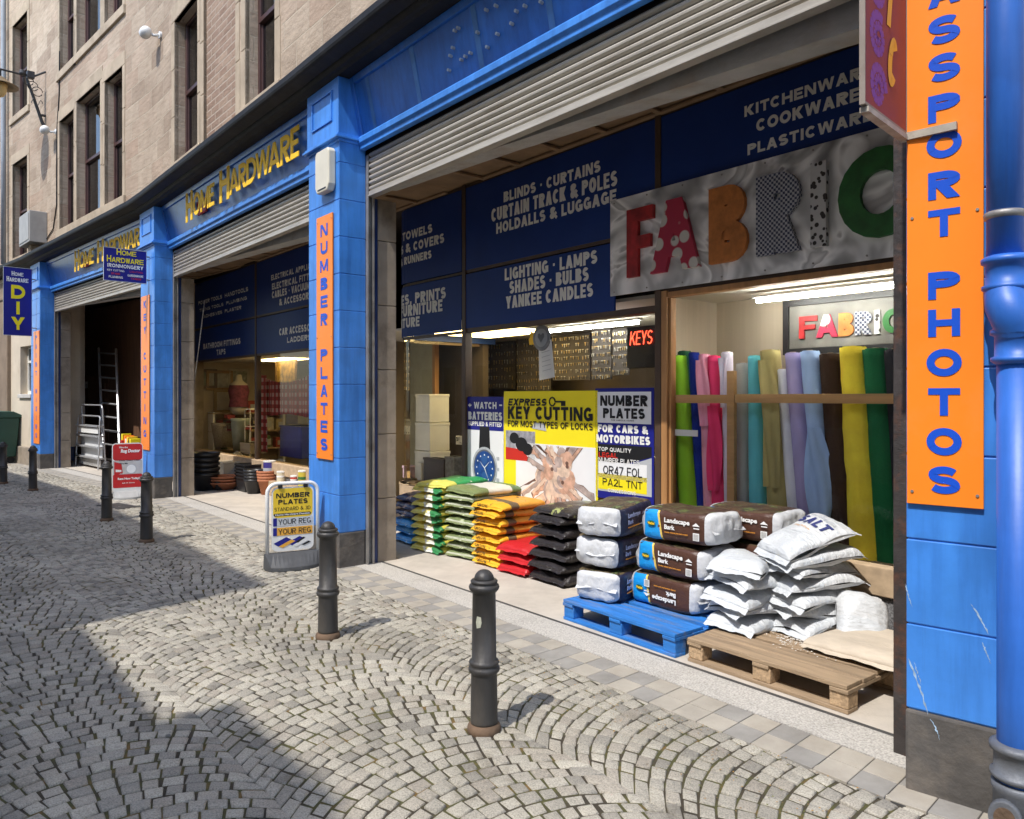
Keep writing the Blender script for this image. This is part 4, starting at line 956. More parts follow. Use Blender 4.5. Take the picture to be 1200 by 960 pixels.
# ------------------------------------------------------------------ bollards
IRON = M('worn_black_iron', (.045,.042,.04), .5, .25, 7, .35, 45, metal=.1, spec=.45, stretch=(1,1,.3), dirt=(.11,.095,.075), dirt_amt=.6, dscale=5)
RUSTB = M('rusted_base', (.12,.075,.045), .85, .3, 9, .5, 50)
def bollard(u, d, label, h=.77):
    t = thing('bollard', label, 'bollard', u, d, 0, 'iron bollards along the pavement edge')
    k = h/.77
    pr = [(.064,.035),(.0665,.045),(.0655,.06),(.0625,.27)]
    pr += [(.064,.275),(.074,.285),(.0765,.295),(.074,.305),(.066,.311),(.069,.317),(.0735,.326),(.069,.335),(.0595,.34)]
    pr += [(.0555,.66),(.060,.664),(.071,.676),(.074,.688),(.070,.698),(.0575,.703),(.064,.709),(.0655,.716),(.060,.722),(.048,.724)]
    MB().lathe([(r,z*k) for r, z in pr], 40).build('shaft', IRON, t, smooth=True, bevel=0)
    MB().lathe([(.0475*math.cos(a*.1571)+.0005, (.722+.048*math.sin(a*.1571))*k) for a in range(11)], 32).build('domed_cap', IRON, t, smooth=True)
    MB().lathe([(.080,-.02),(.0815,.012),(.077,.026),(.066,.036)], 36).build('base_ring', RUSTB, t, smooth=True)
    return t
b0 = bollard(3.496, -1.0, 'nearest black iron bollard, with a scuffed pale patch, in front of the bark bags')
sc = MB(); pts = [(-.012,0),(.008,.006),(.014,.03),(.010,.055),(-.010,.058),(-.016,.03)]
ang = R(-62); q = []
for x, z in pts: 
    a = ang+heading(3.5)*0+x/.058; q.append((.0588*math.cos(a), .0588*math.sin(a), .50+z))
sc.add(q, [tuple(range(len(q)))]).build('scuff_patch', M('scuff',(.42,.42,.33),.8,.2,30), b0)
b1_ = bollard(1.75, -.96, 'black iron bollard standing right of the yellow number plates pavement sign')
for u, d, l in ((-2.568,-1.03,'black iron bollard in shade to the right of the red pavement sign'),(-4.451,-1.04,'black iron bollard directly in front of the red pavement sign'),(-8.827,-1.1,'black iron bollard in front of the farthest blue pillar'),(-10.384,-1.22,'farthest black iron bollard, before the green wheelie bin')):
    dup(b1_, C(u,d,0), heading(u), l)
# ------------------------------------------------------------------ pavement signs
PSW = M('sign_white_frame', (.74,.74,.72), .35, .06, 6); RUB = M('dark_rubber_base', (.06,.062,.066), .65, .2, 12, .2, 40)
def pave_sign(p0, p1, h, label, frame=True):
    a, b = Vector(C(p0[0],p0[1])), Vector(C(p1[0],p1[1])); mid = (a+b)/2; w_ = (b-a).length
    t = thing('pavement_sign', label, 'pavement sign', 0, 0, 0, world=mid); e = (b-a).normalized()
    t.rotation_euler = (0,0,math.atan2(e.y,e.x)); return t, w_
t, w_ = pave_sign((-.40,-.545), (-.31,-.055), .78, 'yellow and white pavement sign reading NUMBER PLATES YOUR REG on a grey base')
hw = w_/2-.015; H_ = .79; r = .09; pts = [(-hw,0,.02),(-hw,0,H_-r)]+[(-hw+r-r*math.cos(k*.2618),0,H_-r+r*math.sin(k*.2618)) for k in range(1,7)]+[(hw-r+r*math.sin(k*.2618),0,H_-r+r*math.cos(k*.2618)) for k in range(1,7)]+[(hw,0,.02)]
MB().tube(pts, .018, 12).build('frame', PSW, t, smooth=True)
i0, i1, j0, j1 = -hw+.04, hw-.04, .16, H_-.035
def rrect(x0, x1, z0, z1, r_): 
    o = []
    for cx, cz, s in ((x1-r_,z1-r_,0),(x0+r_,z1-r_,1),(x0+r_,z0+r_,2),(x1-r_,z0+r_,3)):
        o += [(cx+r_*math.cos((s+k/4)*math.pi/2), cz+r_*math.sin((s+k/4)*math.pi/2)) for k in range(5)]
    return o
def sheet(name, mat, pts, y, th=.0): return MB().poly(list(reversed(pts)), y, 0, th).build(name, mat, t)
sheet('panel', PSW, rrect(i0,i1,j0,j1,.05), -.006, .012)
sheet('yellow_face', M('sign_mustard',(.80,.55,.03),.4,.06), rrect(i0+.012,i1-.012,.47,j1-.012,.045), -.0075)
def tx(body, x0, x1, z0, z1, m, bold=.025, y=-.0085, sh=0): return MB().text(body, x0, x1, z0, z1, y, bold, .0006, shear=sh).build('lettering', m, t)
W_ = i1-i0; xx = lambda f: i0+W_*f
tx('NUMBER', xx(.10), xx(.90), .655, .70, BLK, .035); tx('PLATES', xx(.15), xx(.85), .595, .64, BLK, .035); tx('STANDARD & 3D', xx(.06), xx(.92), .535, .568, BLK, 0)
sheet('black_strip', BLK, rrect(xx(.04), xx(.93), .487,.512,.012), -.0085); tx('Home Hardware Dundee', xx(.08), xx(.90), .492, .508, WHT, .02, -.0095)
for z0, m in ((.395,M('plate_grey',(.55,.57,.58),.35,.05)),(.305,M('plate_amber',(.75,.38,.05),.35,.05))):
    sheet('sample_plate', m, rrect(xx(.03), xx(.97), z0, z0+.075, .008), -.0085); sheet('blue_band', NVV, rrect(xx(.03), xx(.12), z0, z0+.075, .006), -.0092)
    tx('YOUR REG', xx(.15), xx(.93), z0+.012, z0+.062, BLK, .0, -.0098)
for x0, m1, m2 in ((.04,NVV,MATS['plate_amber']),(.36,NVV,PSW)):
    mb = MB(); mb.poly([(xx(x0),.235),(xx(x0+.12),.205),(xx(x0+.42),.262),(xx(x0+.30),.288)], -.0085); mb.build('plate_picture', m1, t)
    mb = MB(); mb.poly([(xx(x0+.12),.205),(xx(x0+.22),.19),(xx(x0+.52),.245),(xx(x0+.42),.262)], -.0088); mb.build('plate_picture', m2, t)
mb = MB(); mb.poly([(xx(.55),.232),(xx(.62),.226),(xx(.80),.272),(xx(.74),.278)], -.0092); mb.poly([(xx(.70),.205),(xx(.76),.20),(xx(.93),.226),(xx(.88),.236)], -.0092); mb.build('plate_picture', BLK, t)
for x in (-hw*.5, hw*.5): MB().box(x-.02,x+.02,-.02,.01,H_-.045,H_-.012).build('clip', BLK, t, bevel=.004)
bs = MB(); n = 14; vs = []
for k in range(n+1):
    x = -w_/2-.01+(w_+.02)*k/n; bulge = .13*math.sqrt(max(0, 1-(2*k/n-1)**2))+.05
    vs += [(x,-bulge,0),(x,-bulge*.97,.035),(x,-.03,.145),(x,.03,.145),(x,bulge*.97,.035),(x,bulge,0)]
fs = [(6*k+j,6*k+(j+1)%6,6*(k+1)+(j+1)%6,6*(k+1)+j) for k in range(n) for j in range(6)]+[tuple(range(5,-1,-1)),tuple(6*n+j for j in range(6))]
bs.add(vs, fs).build('weighted_base', RUB, t, bevel=.006)
t, w_ = pave_sign((-6.68,-.50), (-6.60,-.07), .86, 'red and white pavement sign for carpet cleaning hire by the key cutting pillar')
hw = w_/2; REDP = M('sign_red', (.50,.012,.015), .4, .08, 4)
sheet('panel', PSW, rrect(-hw,hw,.10,.87,.06), -.012, .024); sheet('red_top', REDP, rrect(-hw+.012,hw-.012,.60,.855,.04), -.0135); sheet('red_foot', REDP, rrect(-hw+.012,hw-.012,.17,.38,.02), -.0135); sheet('grey_middle', M('sign_grey',(.50,.48,.46),.4,.12,9), rrect(-hw+.012,hw-.012,.384,.596,.004), -.0133)
tx('Hire the', -hw+.10, 0, .79, .82, WHT, .02, -.0145); tx('Rug Doctor', -hw+.12, hw-.04, .705, .775, WHT, .05, -.0145, .15)
tx('Deep Steam Clean', -hw+.10, hw-.04, .585, .61, BLK, .01, -.0145); tx('Hire Me', -hw+.10, 0, .54, .565, BLK, .01, -.0145)
tx('Rent Now Today!', -hw+.08, hw-.05, .285, .33, WHT, .04, -.0145); tx('ask in store', -hw+.14, hw-.12, .235, .255, WHT, .01, -.0145)
mb = MB(); mb.add([(.05+.075*math.cos(k*.2618),-.0142,.46+.075*math.sin(k*.2618)) for k in range(24)], [tuple(range(24))]); mb.build('spot_picture', GREYV, t)
mb = MB(); mb.add([(.05+.066*math.cos(k*.2618),-.0147,.46+.066*math.sin(k*.2618)) for k in range(24)], [tuple(range(24))]); mb.build('spot_picture', WHT, t)
mb = MB(); mb.poly([(-hw+.04,.62),(-hw+.04,.73),(-hw+.09,.73),(-hw+.09,.62)], -.0146); mb.poly([(-hw+.03,.36),(-hw+.03,.58),(-hw+.13,.55),(-hw+.15,.40)], -.0142); mb.build('machine_picture', REDP, t)
MB().poly([(-hw+.05,.42),(-hw+.05,.46),(-hw+.13,.45),(-hw+.13,.42)], -.0149).build('machine_picture', WHT, t)
bs = MB(); vs = []
for k in range(n+1):
    x = -hw-.005+(w_+.01)*k/n; bulge = .15*math.sqrt(max(0, 1-(2*k/n-1)**2))+.03
    vs += [(x,-bulge,0),(x,-bulge*.97,.03),(x,-.03,.11),(x,.03,.11),(x,bulge*.97,.03),(x,bulge,0)]
bs.add(vs, fs).build('weighted_base', M('grey_base',(.33,.33,.32),.7,.1), t, bevel=.005)
# ------------------------------------------------------------------ pallets
PALB = M('blue_pallet_paint', (.02,.17,.52), .7, .2, 6, .4, 30, stretch=(.7,5,5), dirt=(.22,.20,.17), dirt_amt=.75, dscale=2.6)
PALW = M('weathered_pallet_wood', (.33,.235,.145), .85, .25, 5, .5, 30, stretch=(.5,6,6), dirt=(.13,.10,.07), dirt_amt=.6, dscale=2)
PALK = M('chipboard_block', (.42,.29,.17), .9, .35, 45, .6, 60)
def pallet(u, d, L_, Dp, label, mt, mk, yaw=0.0, seed=1):
    t = thing('pallet', label, 'pallet', u, d, .009, 'pallets by the fabric window', yaw); r = random.Random(seed); hL = L_/2
    nb = 7; bw = Dp/nb*.80
    for k in range(nb):
        y = k*(Dp-bw)/(nb-1); w_ = bw*(1.25 if k in (0,nb-1) else r.uniform(.9,1.05)); dz = r.uniform(-.002,.002)
        y0 = y if k else 0
        mb = MB(); n_ = 8; x0, x1 = -hL+r.uniform(0,.006), hL-r.uniform(0,.008)
        vs = []
        for i in range(n_+1):
            x = x0+(x1-x0)*i/n_; s_ = .003*noise.noise((x*3,k*7.,seed))
            vs += [(x,y0+s_,.122+dz+s_),(x,min(y0+w_,Dp)+s_,.122+dz+s_),(x,min(y0+w_,Dp)+s_,.144+dz+s_),(x,y0+s_,.144+dz+s_)]
        f_ = [(4*i+j,4*(i+1)+j,4*(i+1)+(j+1)%4,4*i+(j+1)%4) for i in range(n_) for j in range(4)]+[(0,1,2,3),(4*n_+3,4*n_+2,4*n_+1,4*n_)]
        mb.add(vs, [tuple(reversed(q)) for q in f_]); mb.build('deck_board', mt, t, bevel=.003)
    for y in (.01, Dp/2-.05, Dp-.11):
        for x in (-hL+.004, -.055, hL-.104):
            MB().box(x,x+.10+(.012 if abs(x) < .1 else 0),y,y+.10,.022,.0995).build('block', mk, t, bevel=.005)
    for x in (-hL, -.05, hL-.10): MB().box(x,x+.10,.0,Dp,.1,.1215).build('stringer_board', mt, t, bevel=.003)
    for y in (.004, Dp/2-.05, Dp-.104): MB().box(-hL+.002,hL-.002,y,y+.10,.001,.0215).build('bottom_board', mt, t, bevel=.003)
    return t
pallet(3.034, .49, 1.03, 1.10, 'blue painted wooden pallet under the bark bags', PALB, PALB, -.03, 2)
pallet(4.13, .495, 1.0, 1.08, 'bare weathered wooden pallet under the white salt bags', PALW, PALK, -.01, 5)
# ------------------------------------------------------------------ bags
def bag_mat(name, axis, stops, ends=None, elim=.42, wr=.5, rough=.42, slant=0.0, top=None, toplim=.0, speck=None):
    # printed plastic: colour bands along a local axis, ends of another colour, top face of another
    m, n, b = base_mat(name); tc = N(n, 'ShaderNodeTexCoord'); sp = N(n, 'ShaderNodeSeparateXYZ'); n.links.new(tc.outputs['Object'], sp.inputs[0])
    ax = {'x':0,'y':1,'z':2}[axis]
    ma = N(n, 'ShaderNodeMath', operation='MULTIPLY_ADD'); n.links.new(sp.outputs[2], ma.inputs[0]); ma.inputs[1].default_value = slant; n.links.new(sp.outputs[ax], ma.inputs[2])
    sh = N(n, 'ShaderNodeMath', operation='ADD'); n.links.new(ma.outputs[0], sh.inputs[0]); sh.inputs[1].default_value = .5
    c = ramp(n, sh.outputs[0], stops, 'CONSTANT')
    if speck:
        s = noi(n, coord(n, 'Object', (1,1,1)), speck[1], 4, .7); f = ramp(n, s, [(speck[2],0.0),(speck[2]+.03,1.0)], 'LINEAR'); c = mixc(n, f, c, speck[0])
    if top:
        g = N(n, 'ShaderNodeNewGeometry'); vt = N(n, 'ShaderNodeVectorTransform'); vt.vector_type = 'NORMAL'; vt.convert_from = 'WORLD'; vt.convert_to = 'OBJECT'
        n.links.new(g.outputs['True Normal'], vt.inputs[0]); s3 = N(n, 'ShaderNodeSeparateXYZ'); n.links.new(vt.outputs[0], s3.inputs[0])
        gt = N(n, 'ShaderNodeMath', operation='GREATER_THAN'); n.links.new(s3.outputs[2], gt.inputs[0]); gt.inputs[1].default_value = .72
        tn = noi(n, coord(n, 'Object', (1,2.2,1)), 7, 5, .6); c = mixc(n, gt.outputs[0], c, ramp(n, tn, top, 'CONSTANT'))
    if ends:
        ab = N(n, 'ShaderNodeMath', operation='ABSOLUTE'); n.links.new(sp.outputs[ax], ab.inputs[0])
        gt = N(n, 'ShaderNodeMath', operation='GREATER_THAN'); n.links.new(ab.outputs[0], gt.inputs[0]); gt.inputs[1].default_value = elim
        c = mixc(n, gt.outputs[0], c, ends)
    n.links.new(c, b.inputs['Base Color']); b.inputs['Roughness'].default_value = rough; b.inputs['Specular IOR Level'].default_value = .5
    v = coord(n, 'Object', (1,1,1)); w1 = noi(n, v, 9, 3, .5); v2 = coord(n, 'Object', (2,7,3), (.2,.1,.5)); w2 = noi(n, v2, 6, 4, .6)
    ad = N(n, 'ShaderNodeMath', operation='ADD'); n.links.new(w1, ad.inputs[0]); n.links.new(w2, ad.inputs[1]); bump(n, b, ad.outputs[0], wr, .02)
    return m
def pillow_bag(W_, L_, T_, seed, nx=22, ny=22, seam=.016, droop=0.0, lump=0.0):
    # W across (x), L long (y); a filled pillow with flat welded seams on its two short ends
    vs, fs = [], []; r = random.Random(seed); ph = r.uniform(0, 50)
    def prof(a): return (1-abs(a)**6)**.5 if abs(a) < 1 else 0
    for side in (1, -1):
        for j in range(ny+1):
            b = -1+2*j/ny
            for i in range(nx+1):
                a = -1+2*i/nx
                a_ = math.sin(a*1.45)/math.sin(1.45); b_ = math.sin(b*1.45)/math.sin(1.45)
                pr = prof(a_)*prof(b_); x = a_*W_/2*(1-.05*(1-prof(b_))); y = b_*L_/2*(1-.04*(1-abs(a_)**2*0)*0)
                z = T_/2*pr*(1 if side > 0 else .9)
                nn = noise.noise((x*7+ph, y*7, side*3.))*.012+noise.noise((x*19+ph, y*15, side*5.))*.006
                z += nn*min(1, pr*1.6)*T_/.09
                wr = .004*math.sin(x*38+ph)*max(0, abs(b_)-.6)*2*min(1, pr*3)
                z += lump*noise.noise((x*4+ph, y*4, 7.)) ; base_ = -droop*((2*x/W_)**2*.45+abs(2*y/L_)**3*.55)+lump*1.2*noise.noise((x*3.1+ph*2, y*3.1, 3.))
                vs.append((x+.004*noise.noise((y*11,ph,1.)), y+.004*noise.noise((x*11,ph,2.)), T_/2+side*z+wr+base_))
    m_ = (nx+1)*(ny+1)
    for j in range(ny):
        for i in range(nx):
            q = (j*(nx+1)+i, j*(nx+1)+i+1, (j+1)*(nx+1)+i+1, (j+1)*(nx+1)+i)
            fs.append(q); fs.append(tuple(m_+k for k in reversed(q)))
    mb = MB(); mb.add(vs, fs)
    for sgn in (-1, 1):                  # welded seams
        s_ = []
        for i in range(nx+1):
            a = -1+2*i/nx; x = math.sin(a*1.45)/math.sin(1.45)*W_/2*.95
            dz = .004*math.sin(i*.7+ph)+.002*math.sin(i*1.9)
            bs_ = -droop*((2*x/W_)**2*.45+.55)+lump*1.2*noise.noise((x*3.1+ph*2, sgn*L_/2*3.1, 3.)); s_ += [(x, sgn*(L_/2-.004), T_/2+bs_), (x*1.01, sgn*(L_/2+seam), T_/2+dz-.014+bs_*1.3)]
        mb.add(s_, [(2*i,2*i+1,2*i+3,2*i+2) for i in range(nx)])
    return mb
from mathutils.bvhtree import BVHTree
def drape_on(mb, bag, axis, off=.004):
    # press flat lettering onto the bag's own surface
    tr = BVHTree.FromPolygons([Vector(q) for q in bag.v], bag.f); o = []
    for x, y, z in mb.v:
        h = tr.ray_cast(Vector((x,y,1)), Vector((0,0,-1)))[0] if axis == 'z' else tr.ray_cast(Vector((x,-1,z)), Vector((0,1,0)))[0]
        o.append((x,y,z) if h is None else ((x,y,h.z+off) if axis == 'z' else (x,h.y-off,z)))
    mb.v = o; return mb
def weld(o):
    import bmesh
    bm = bmesh.new(); bm.from_mesh(o.data); bmesh.ops.remove_doubles(bm, verts=bm.verts, dist=.0006); bm.to_mesh(o.data); bm.free()
    o.data.polygons.foreach_set('use_smooth', [True]*len(o.data.polygons)); o.data.update()
def stack(name, cat, u, d, z, n, W_, L_, T_, mats, labelf, group, seed, yaw=0.0, lines=(), jit=.012, sy=0.0, extra=None):
    r = random.Random(seed); protos = []
    for v in range(n):
        o = pillow_bag(W_*r.uniform(.96,1.04), L_*r.uniform(.95,1.05), T_*r.uniform(.94,1.06), seed*10+v, droop=.010).build(name, mats, None); weld(o); protos.append(o)
        for (body, side, x0, x1, z0, z1, m, bold) in lines:
            l = MB(); 
            l.text(body, x0, x1, z0, z1, -.003, bold, .001)
            if side == 'front': l.v = [(x, -L_/2*1.0-.014+y-.02*abs(zz-T_/2)/T_, zz) for x, y, zz in l.v]
            elif side == 'right': l.v = [(W_/2+.004-y-.15*abs(zz-T_/2), x, zz) for x, y, zz in l.v]
            else: l.v = [(x, zz, T_*1.02-y) for x, y, zz in l.v]
            l.build('lettering', m, o)
    step = T_*.90
    for k in range(n):
        o = protos[k] if k < len(protos) else None
        if o is None:
            s = protos[k % len(protos)]; o = s.copy(); COL.objects.link(o)
            for ch in s.children: c = ch.copy(); COL.objects.link(c); c.parent = o
        uu, dd = u+r.uniform(-jit,jit), d+r.uniform(-jit,jit)+sy*k
        o.location = C(uu, dd, z+k*step); o.rotation_euler = (r.uniform(-.02,.02), r.uniform(-.03,.03), heading(u)+yaw+r.uniform(-.06,.06))
        tag(o, labelf(k, n), cat, group)
    return z+n*step
BK = (.02,.02,.022); LG = 'garden bags stacked along the window'
def lab(desc): return lambda k, n: f'{desc}, {from_top(k, n)} of its stack'
m = bag_mat('print_yellow_white', 'x', [(0,(.62,.62,.50)),(.30,(.70,.60,.10)),(.52,(.66,.66,.58)),(.67,(.03,.20,.06))], slant=1.2, speck=((.60,.52,.08),5,.56))
stack('compost_bag','bag',-.13,1.32,.009,9,.50,.62,.083,m,lab('yellow and white compost bag with green edge'),LG,11,yaw=.05)
m = bag_mat('print_green_top', 'y', [(0,(.64,.60,.12)),(.33,(.03,.30,.08))], speck=((.7,.7,.6),14,.63))
t = pillow_bag(.48,.62,.085,77).build('compost_bag', m, None); weld(t); t.location = C(-.12,1.36,.655); t.rotation_euler = (.02,-.03,heading(0)+.16); tag(t,'bright green and yellow compost bag lying across the leftmost stack','bag',LG)
m = bag_mat('print_olive', 'z', [(0,(.17,.20,.085)),(.535,(.52,.55,.42)),(.548,(.16,.20,.08))], speck=((.45,.48,.32),12,.60), wr=.7)
stack('compost_bag','bag',.36,1.40,.009,8,.47,.60,.09,m,lab('olive green striped compost bag'),LG,12,yaw=.10)
m = bag_mat('print_olive_top', 'y', [(0,(.19,.23,.09)),(.36,(.66,.64,.56)),(.66,(.12,.19,.07))], speck=((.5,.5,.4),16,.66))
t = pillow_bag(.47,.62,.09,78).build('compost_bag', m, None); weld(t); t.location = C(.40,1.40,.628); t.rotation_euler = (.0,.02,heading(0)+.02); tag(t,'olive and white compost bag lying on top of the olive striped stack','bag',LG)
m = bag_mat('print_amber', 'y', [(0,(.80,.42,.025)),(.30,(.13,.09,.05)),(.40,(.70,.33,.04)),(.78,(.03,.25,.08))], speck=((.05,.035,.02),13,.63))
BLKT = [('GROW', 'front', -.13, .02, .03, .06, BLK, .03)]
stack('compost_bag','bag',.80,1.40,.009,8,.43,.60,.083,m,lab('amber yellow compost bag with black print'),LG,13,yaw=.04,lines=BLKT)
m = bag_mat('print_red', 'y', [(0,(.50,.015,.02)),(.9,(.4,.01,.015))], speck=((.70,.55,.5),13,.68))
stack('compost_bag','bag',1.23,1.36,.009,3,.42,.56,.10,m,lab('shiny red bag'),LG,14,yaw=.05)
m = bag_mat('print_black', 'y', [(0,(.028,.024,.025)),(.46,(.035,.03,.028)),(.9,(.06,.06,.05))], speck=((.20,.21,.2),18,.655), rough=.3, wr=.8)
stack('compost_bag','bag',1.70,1.38,.009,6,.46,.58,.108,m,lab('glossy black bag'),LG,15,yaw=.0)
m = bag_mat('print_black_top', 'y', [(0,(.035,.03,.03)),(.42,(.10,.09,.075)),(.6,(.20,.20,.17))], speck=((.35,.38,.15),10,.60), rough=.3, wr=.8)
t = pillow_bag(.46,.60,.09,79).build('compost_bag', m, None); weld(t); t.location = C(1.72,1.42,.572); t.rotation_euler = (.0,.02,heading(0)+.03); tag(t,'black bag with faded picture lying on top of the glossy black stack','bag',LG)
m = bag_mat('print_sky', 'x', [(0,(.03,.22,.55)),(.5,(.05,.30,.65)),(.8,(.02,.12,.40))], speck=((.45,.6,.75),9,.66))
stack('salt_bag','bag',-.66,1.36,.009,3,.46,.58,.10,m,lab('bright blue bag by the stone pier'),LG,16)
m = bag_mat('print_ink', 'x', [(0,(.02,.025,.08)),(.6,(.03,.035,.10))], speck=((.5,.35,.3),11,.60), rough=.3)
stack('charcoal_bag','bag',-.64,1.36,.29,3,.46,.56,.09,m,lab('dark navy printed bag above the blue bags'),LG,17)
# bark bales
def bale(W_, D_, T_, seed, p=7.0):       # W along x (printed long face at -y), D along y
    vs, fs = [], []; n = (18,14,9); ph = seed*3.7
    faces = [('x',1),('x',-1),('y',1),('y',-1),('z',1),('z',-1)]
    mb = MB()
    for ax, sg in faces:
        na, nb = {'x':(n[1],n[2]),'y':(n[0],n[2]),'z':(n[0],n[1])}[ax]; o = []
        for j in range(nb+1):
            for i in range(na+1):
                a, b = -1+2*i/na, -1+2*j/nb
                q = {'x':(sg,a,b),'y':(a,sg,b),'z':(a,b,sg)}[ax]
                s = sum(abs(c)**p for c in q)**(-1/p); q = [c*s for c in q]
                x, y, z = q[0]*W_/2, q[1]*D_/2, q[2]*T_/2
                k = abs(q[0])**6; z *= 1-.10*k*abs(q[1]); y *= 1-.05*k
                w1 = noise.noise((x*6+ph,y*6,z*6)); w2 = noise.noise((x*18+ph,y*18,z*22))
                x += (.010*w1+.008*w2)*(1+.8*k); y += .008*w1+.004*w2; z += .010*w1+.004*w2-.008*(1-abs(q[0])**2)*(1 if q[2] > .5 else 0)
                if abs(q[0]) > .9: x += math.copysign(.014*math.sin(y*30+ph)*math.cos(z*26)-.016*(1-min(1,abs(z)/(T_*.12)))*.0, x)
                o.append((x,y,z+T_/2))
        f_ = []
        for j in range(nb):
            for i in range(na):
                c = (j*(na+1)+i, j*(na+1)+i+1, (j+1)*(na+1)+i+1, (j+1)*(na+1)+i)
                flip = (sg > 0) == (ax == 'y')
                f_.append(tuple(reversed(c)) if flip else c)
        mb.add(o, f_)
    for sg in (-1, 1):                   # folded end seam
        s_ = []
        for i in range(13):
            y = -D_/2*.84+D_*.84*i/12; dz = .010*math.sin(i*.55+ph)
            s_ += [(sg*(W_/2-.012), y, T_*.5+dz*.4), (sg*(W_/2+.012), y*1.02, T_*.43+dz)]
        mb.add(s_, [(2*i,2*i+1,2*i+3,2*i+2) for i in range(12)])
    return mb
PW = (.55,.565,.59)
BARK = bag_mat('print_bark', 'x', [(0,(.012,.29,.72)),(.405,(.75,.55,.12)),(.420,(.075,.032,.02))], ends=PW, elim=.245, slant=.18, speck=((.13,.06,.035),26,.63), top=[(0,(.055,.03,.02)),(.46,(.10,.07,.04)),(.53,(.03,.022,.02)),(.60,(.16,.21,.07)),(.66,(.09,.05,.03))])
BARKN = bag_mat('print_bark_navy', 'x', [(0,(.018,.02,.05)),(.9,(.02,.02,.05))], ends=PW, elim=.262, speck=((.03,.035,.09),20,.6), top=[(0,(.05,.03,.02)),(.47,(.13,.10,.05)),(.54,(.03,.022,.02)),(.60,(.15,.20,.07))])
def print_on(o, x0, W_, D_, T_, dark=False, flip=False, hl=1.0):
    L1 = [('Landscape', x0, x0+.205, T_*.56, T_*.75, .03), ('Bark', x0, x0+.085, T_*.40, T_*.54, .03)]
    m = WHT if not dark else M('pale_blue_print',(.32,.36,.55),.4,.05)
    def put(mb, mat, nm='lettering'):
        if flip and 'adge' not in nm: mb.v = [(.09-x, y, T_-z) for x, y, z in mb.v]
        mb.build(nm, mat, o)
    Y = -D_/2-.0105
    for s, a, b, c, e, bo in L1: mb = MB(); mb.text(s, a, b, c, e, Y, bo, .001); put(mb, m)
    mb = MB(); mb.text('chunky natural pine bark mulch', x0, x0+.19, T_*.28, T_*.335, Y, .01, .001); put(mb, flat('print_orange',(.70,.30,.04)))
    if not dark or True:
        mb = MB(); cx = x0+.255; mb.poly([(cx-.03,T_*.60),(cx+.03,T_*.60),(cx,T_*.70)], Y); mb.poly([(cx-.02,T_*.52),(cx+.025,T_*.52),(cx+.025,T_*.55),(cx-.02,T_*.55)], Y); put(mb, m, 'tree_mark')
        mb = MB(); mb.poly([(cx-.024,T_*.18),(cx+.024,T_*.18),(cx+.024,T_*.40),(cx-.024,T_*.40)], Y); put(mb, m, 'info_panel')
        mb = MB()
        for k in range(6): mb.poly([(cx-.019,T_*(.205+k*.03)),(cx+.019,T_*(.205+k*.03)),(cx+.019,T_*(.215+k*.03)),(cx-.019,T_*(.215+k*.03))], Y-.001)
        put(mb, BLK, 'info_panel')
    if not dark:
        cx = -.172; mb = MB(); mb.add([(cx+.034*math.cos(k*.3142), Y, T_*.52+.018*math.sin(k*.3142)) for k in range(20)], [tuple(range(20))]); put(mb, flat('badge_green',(.02,.10,.04)), 'badge')
        mb = MB(); mb.text('Westland', cx-.028, cx+.028, T_*.48, T_*.56, Y-.001, .02, .001); put(mb, YEL, 'badge_lettering')
BG = 'bark bags on the blue pallet'; TB = .222
def bale_thing(u, d, z, yaw, seed, label, mat, W_, D_, dark=False, flip=False, x0=-.10, tilt=0.0):
    o = bale(W_, D_, TB, seed).build('bark_bag', mat, None); weld(o)
    o.location = C(u,d,z); o.rotation_euler = (tilt*.5, tilt, heading(u)+yaw); print_on(o, x0, W_, D_, TB, dark, flip)
    return tag(o, label, 'bag', BG)
zb = .155
for k in range(3):
    # end-on stack: long printed side looks along +u
    du = (.0,-.012,.022)[k]; dd_ = (.0,.02,.0)[k]
    bale_thing(2.66+du, .90+dd_, zb+k*(TB+.010), math.pi/2+.30+(.03,-.03,.0)[k], 30+k, 'white ended navy sided bark bag, '+from_top(k,3)+' of left stack', BARKN, .60, .37, dark=True, x0=-.20, tilt=(.0,.015,-.015)[k])
for k in range(3):
    du = (-.04,.015,.065)[k]
    bale_thing(3.20+du, 1.05, zb+k*(TB+.010), (-.02,.0,.03)[k], 40+k, 'blue and brown bark bag side-on, '+from_top(k,3)+' of its stack', BARK, .60, .42, flip=(k == 0), x0=-.06, tilt=(0,.01,-.012)[k])
for k in range(3):
    bale_thing(3.44+.04*k, 1.47, zb+k*(TB+.010), .02, 50+k, 'bark bag in the back row by the window, '+from_top(k,3), BARK, .60, .40, x0=-.06)
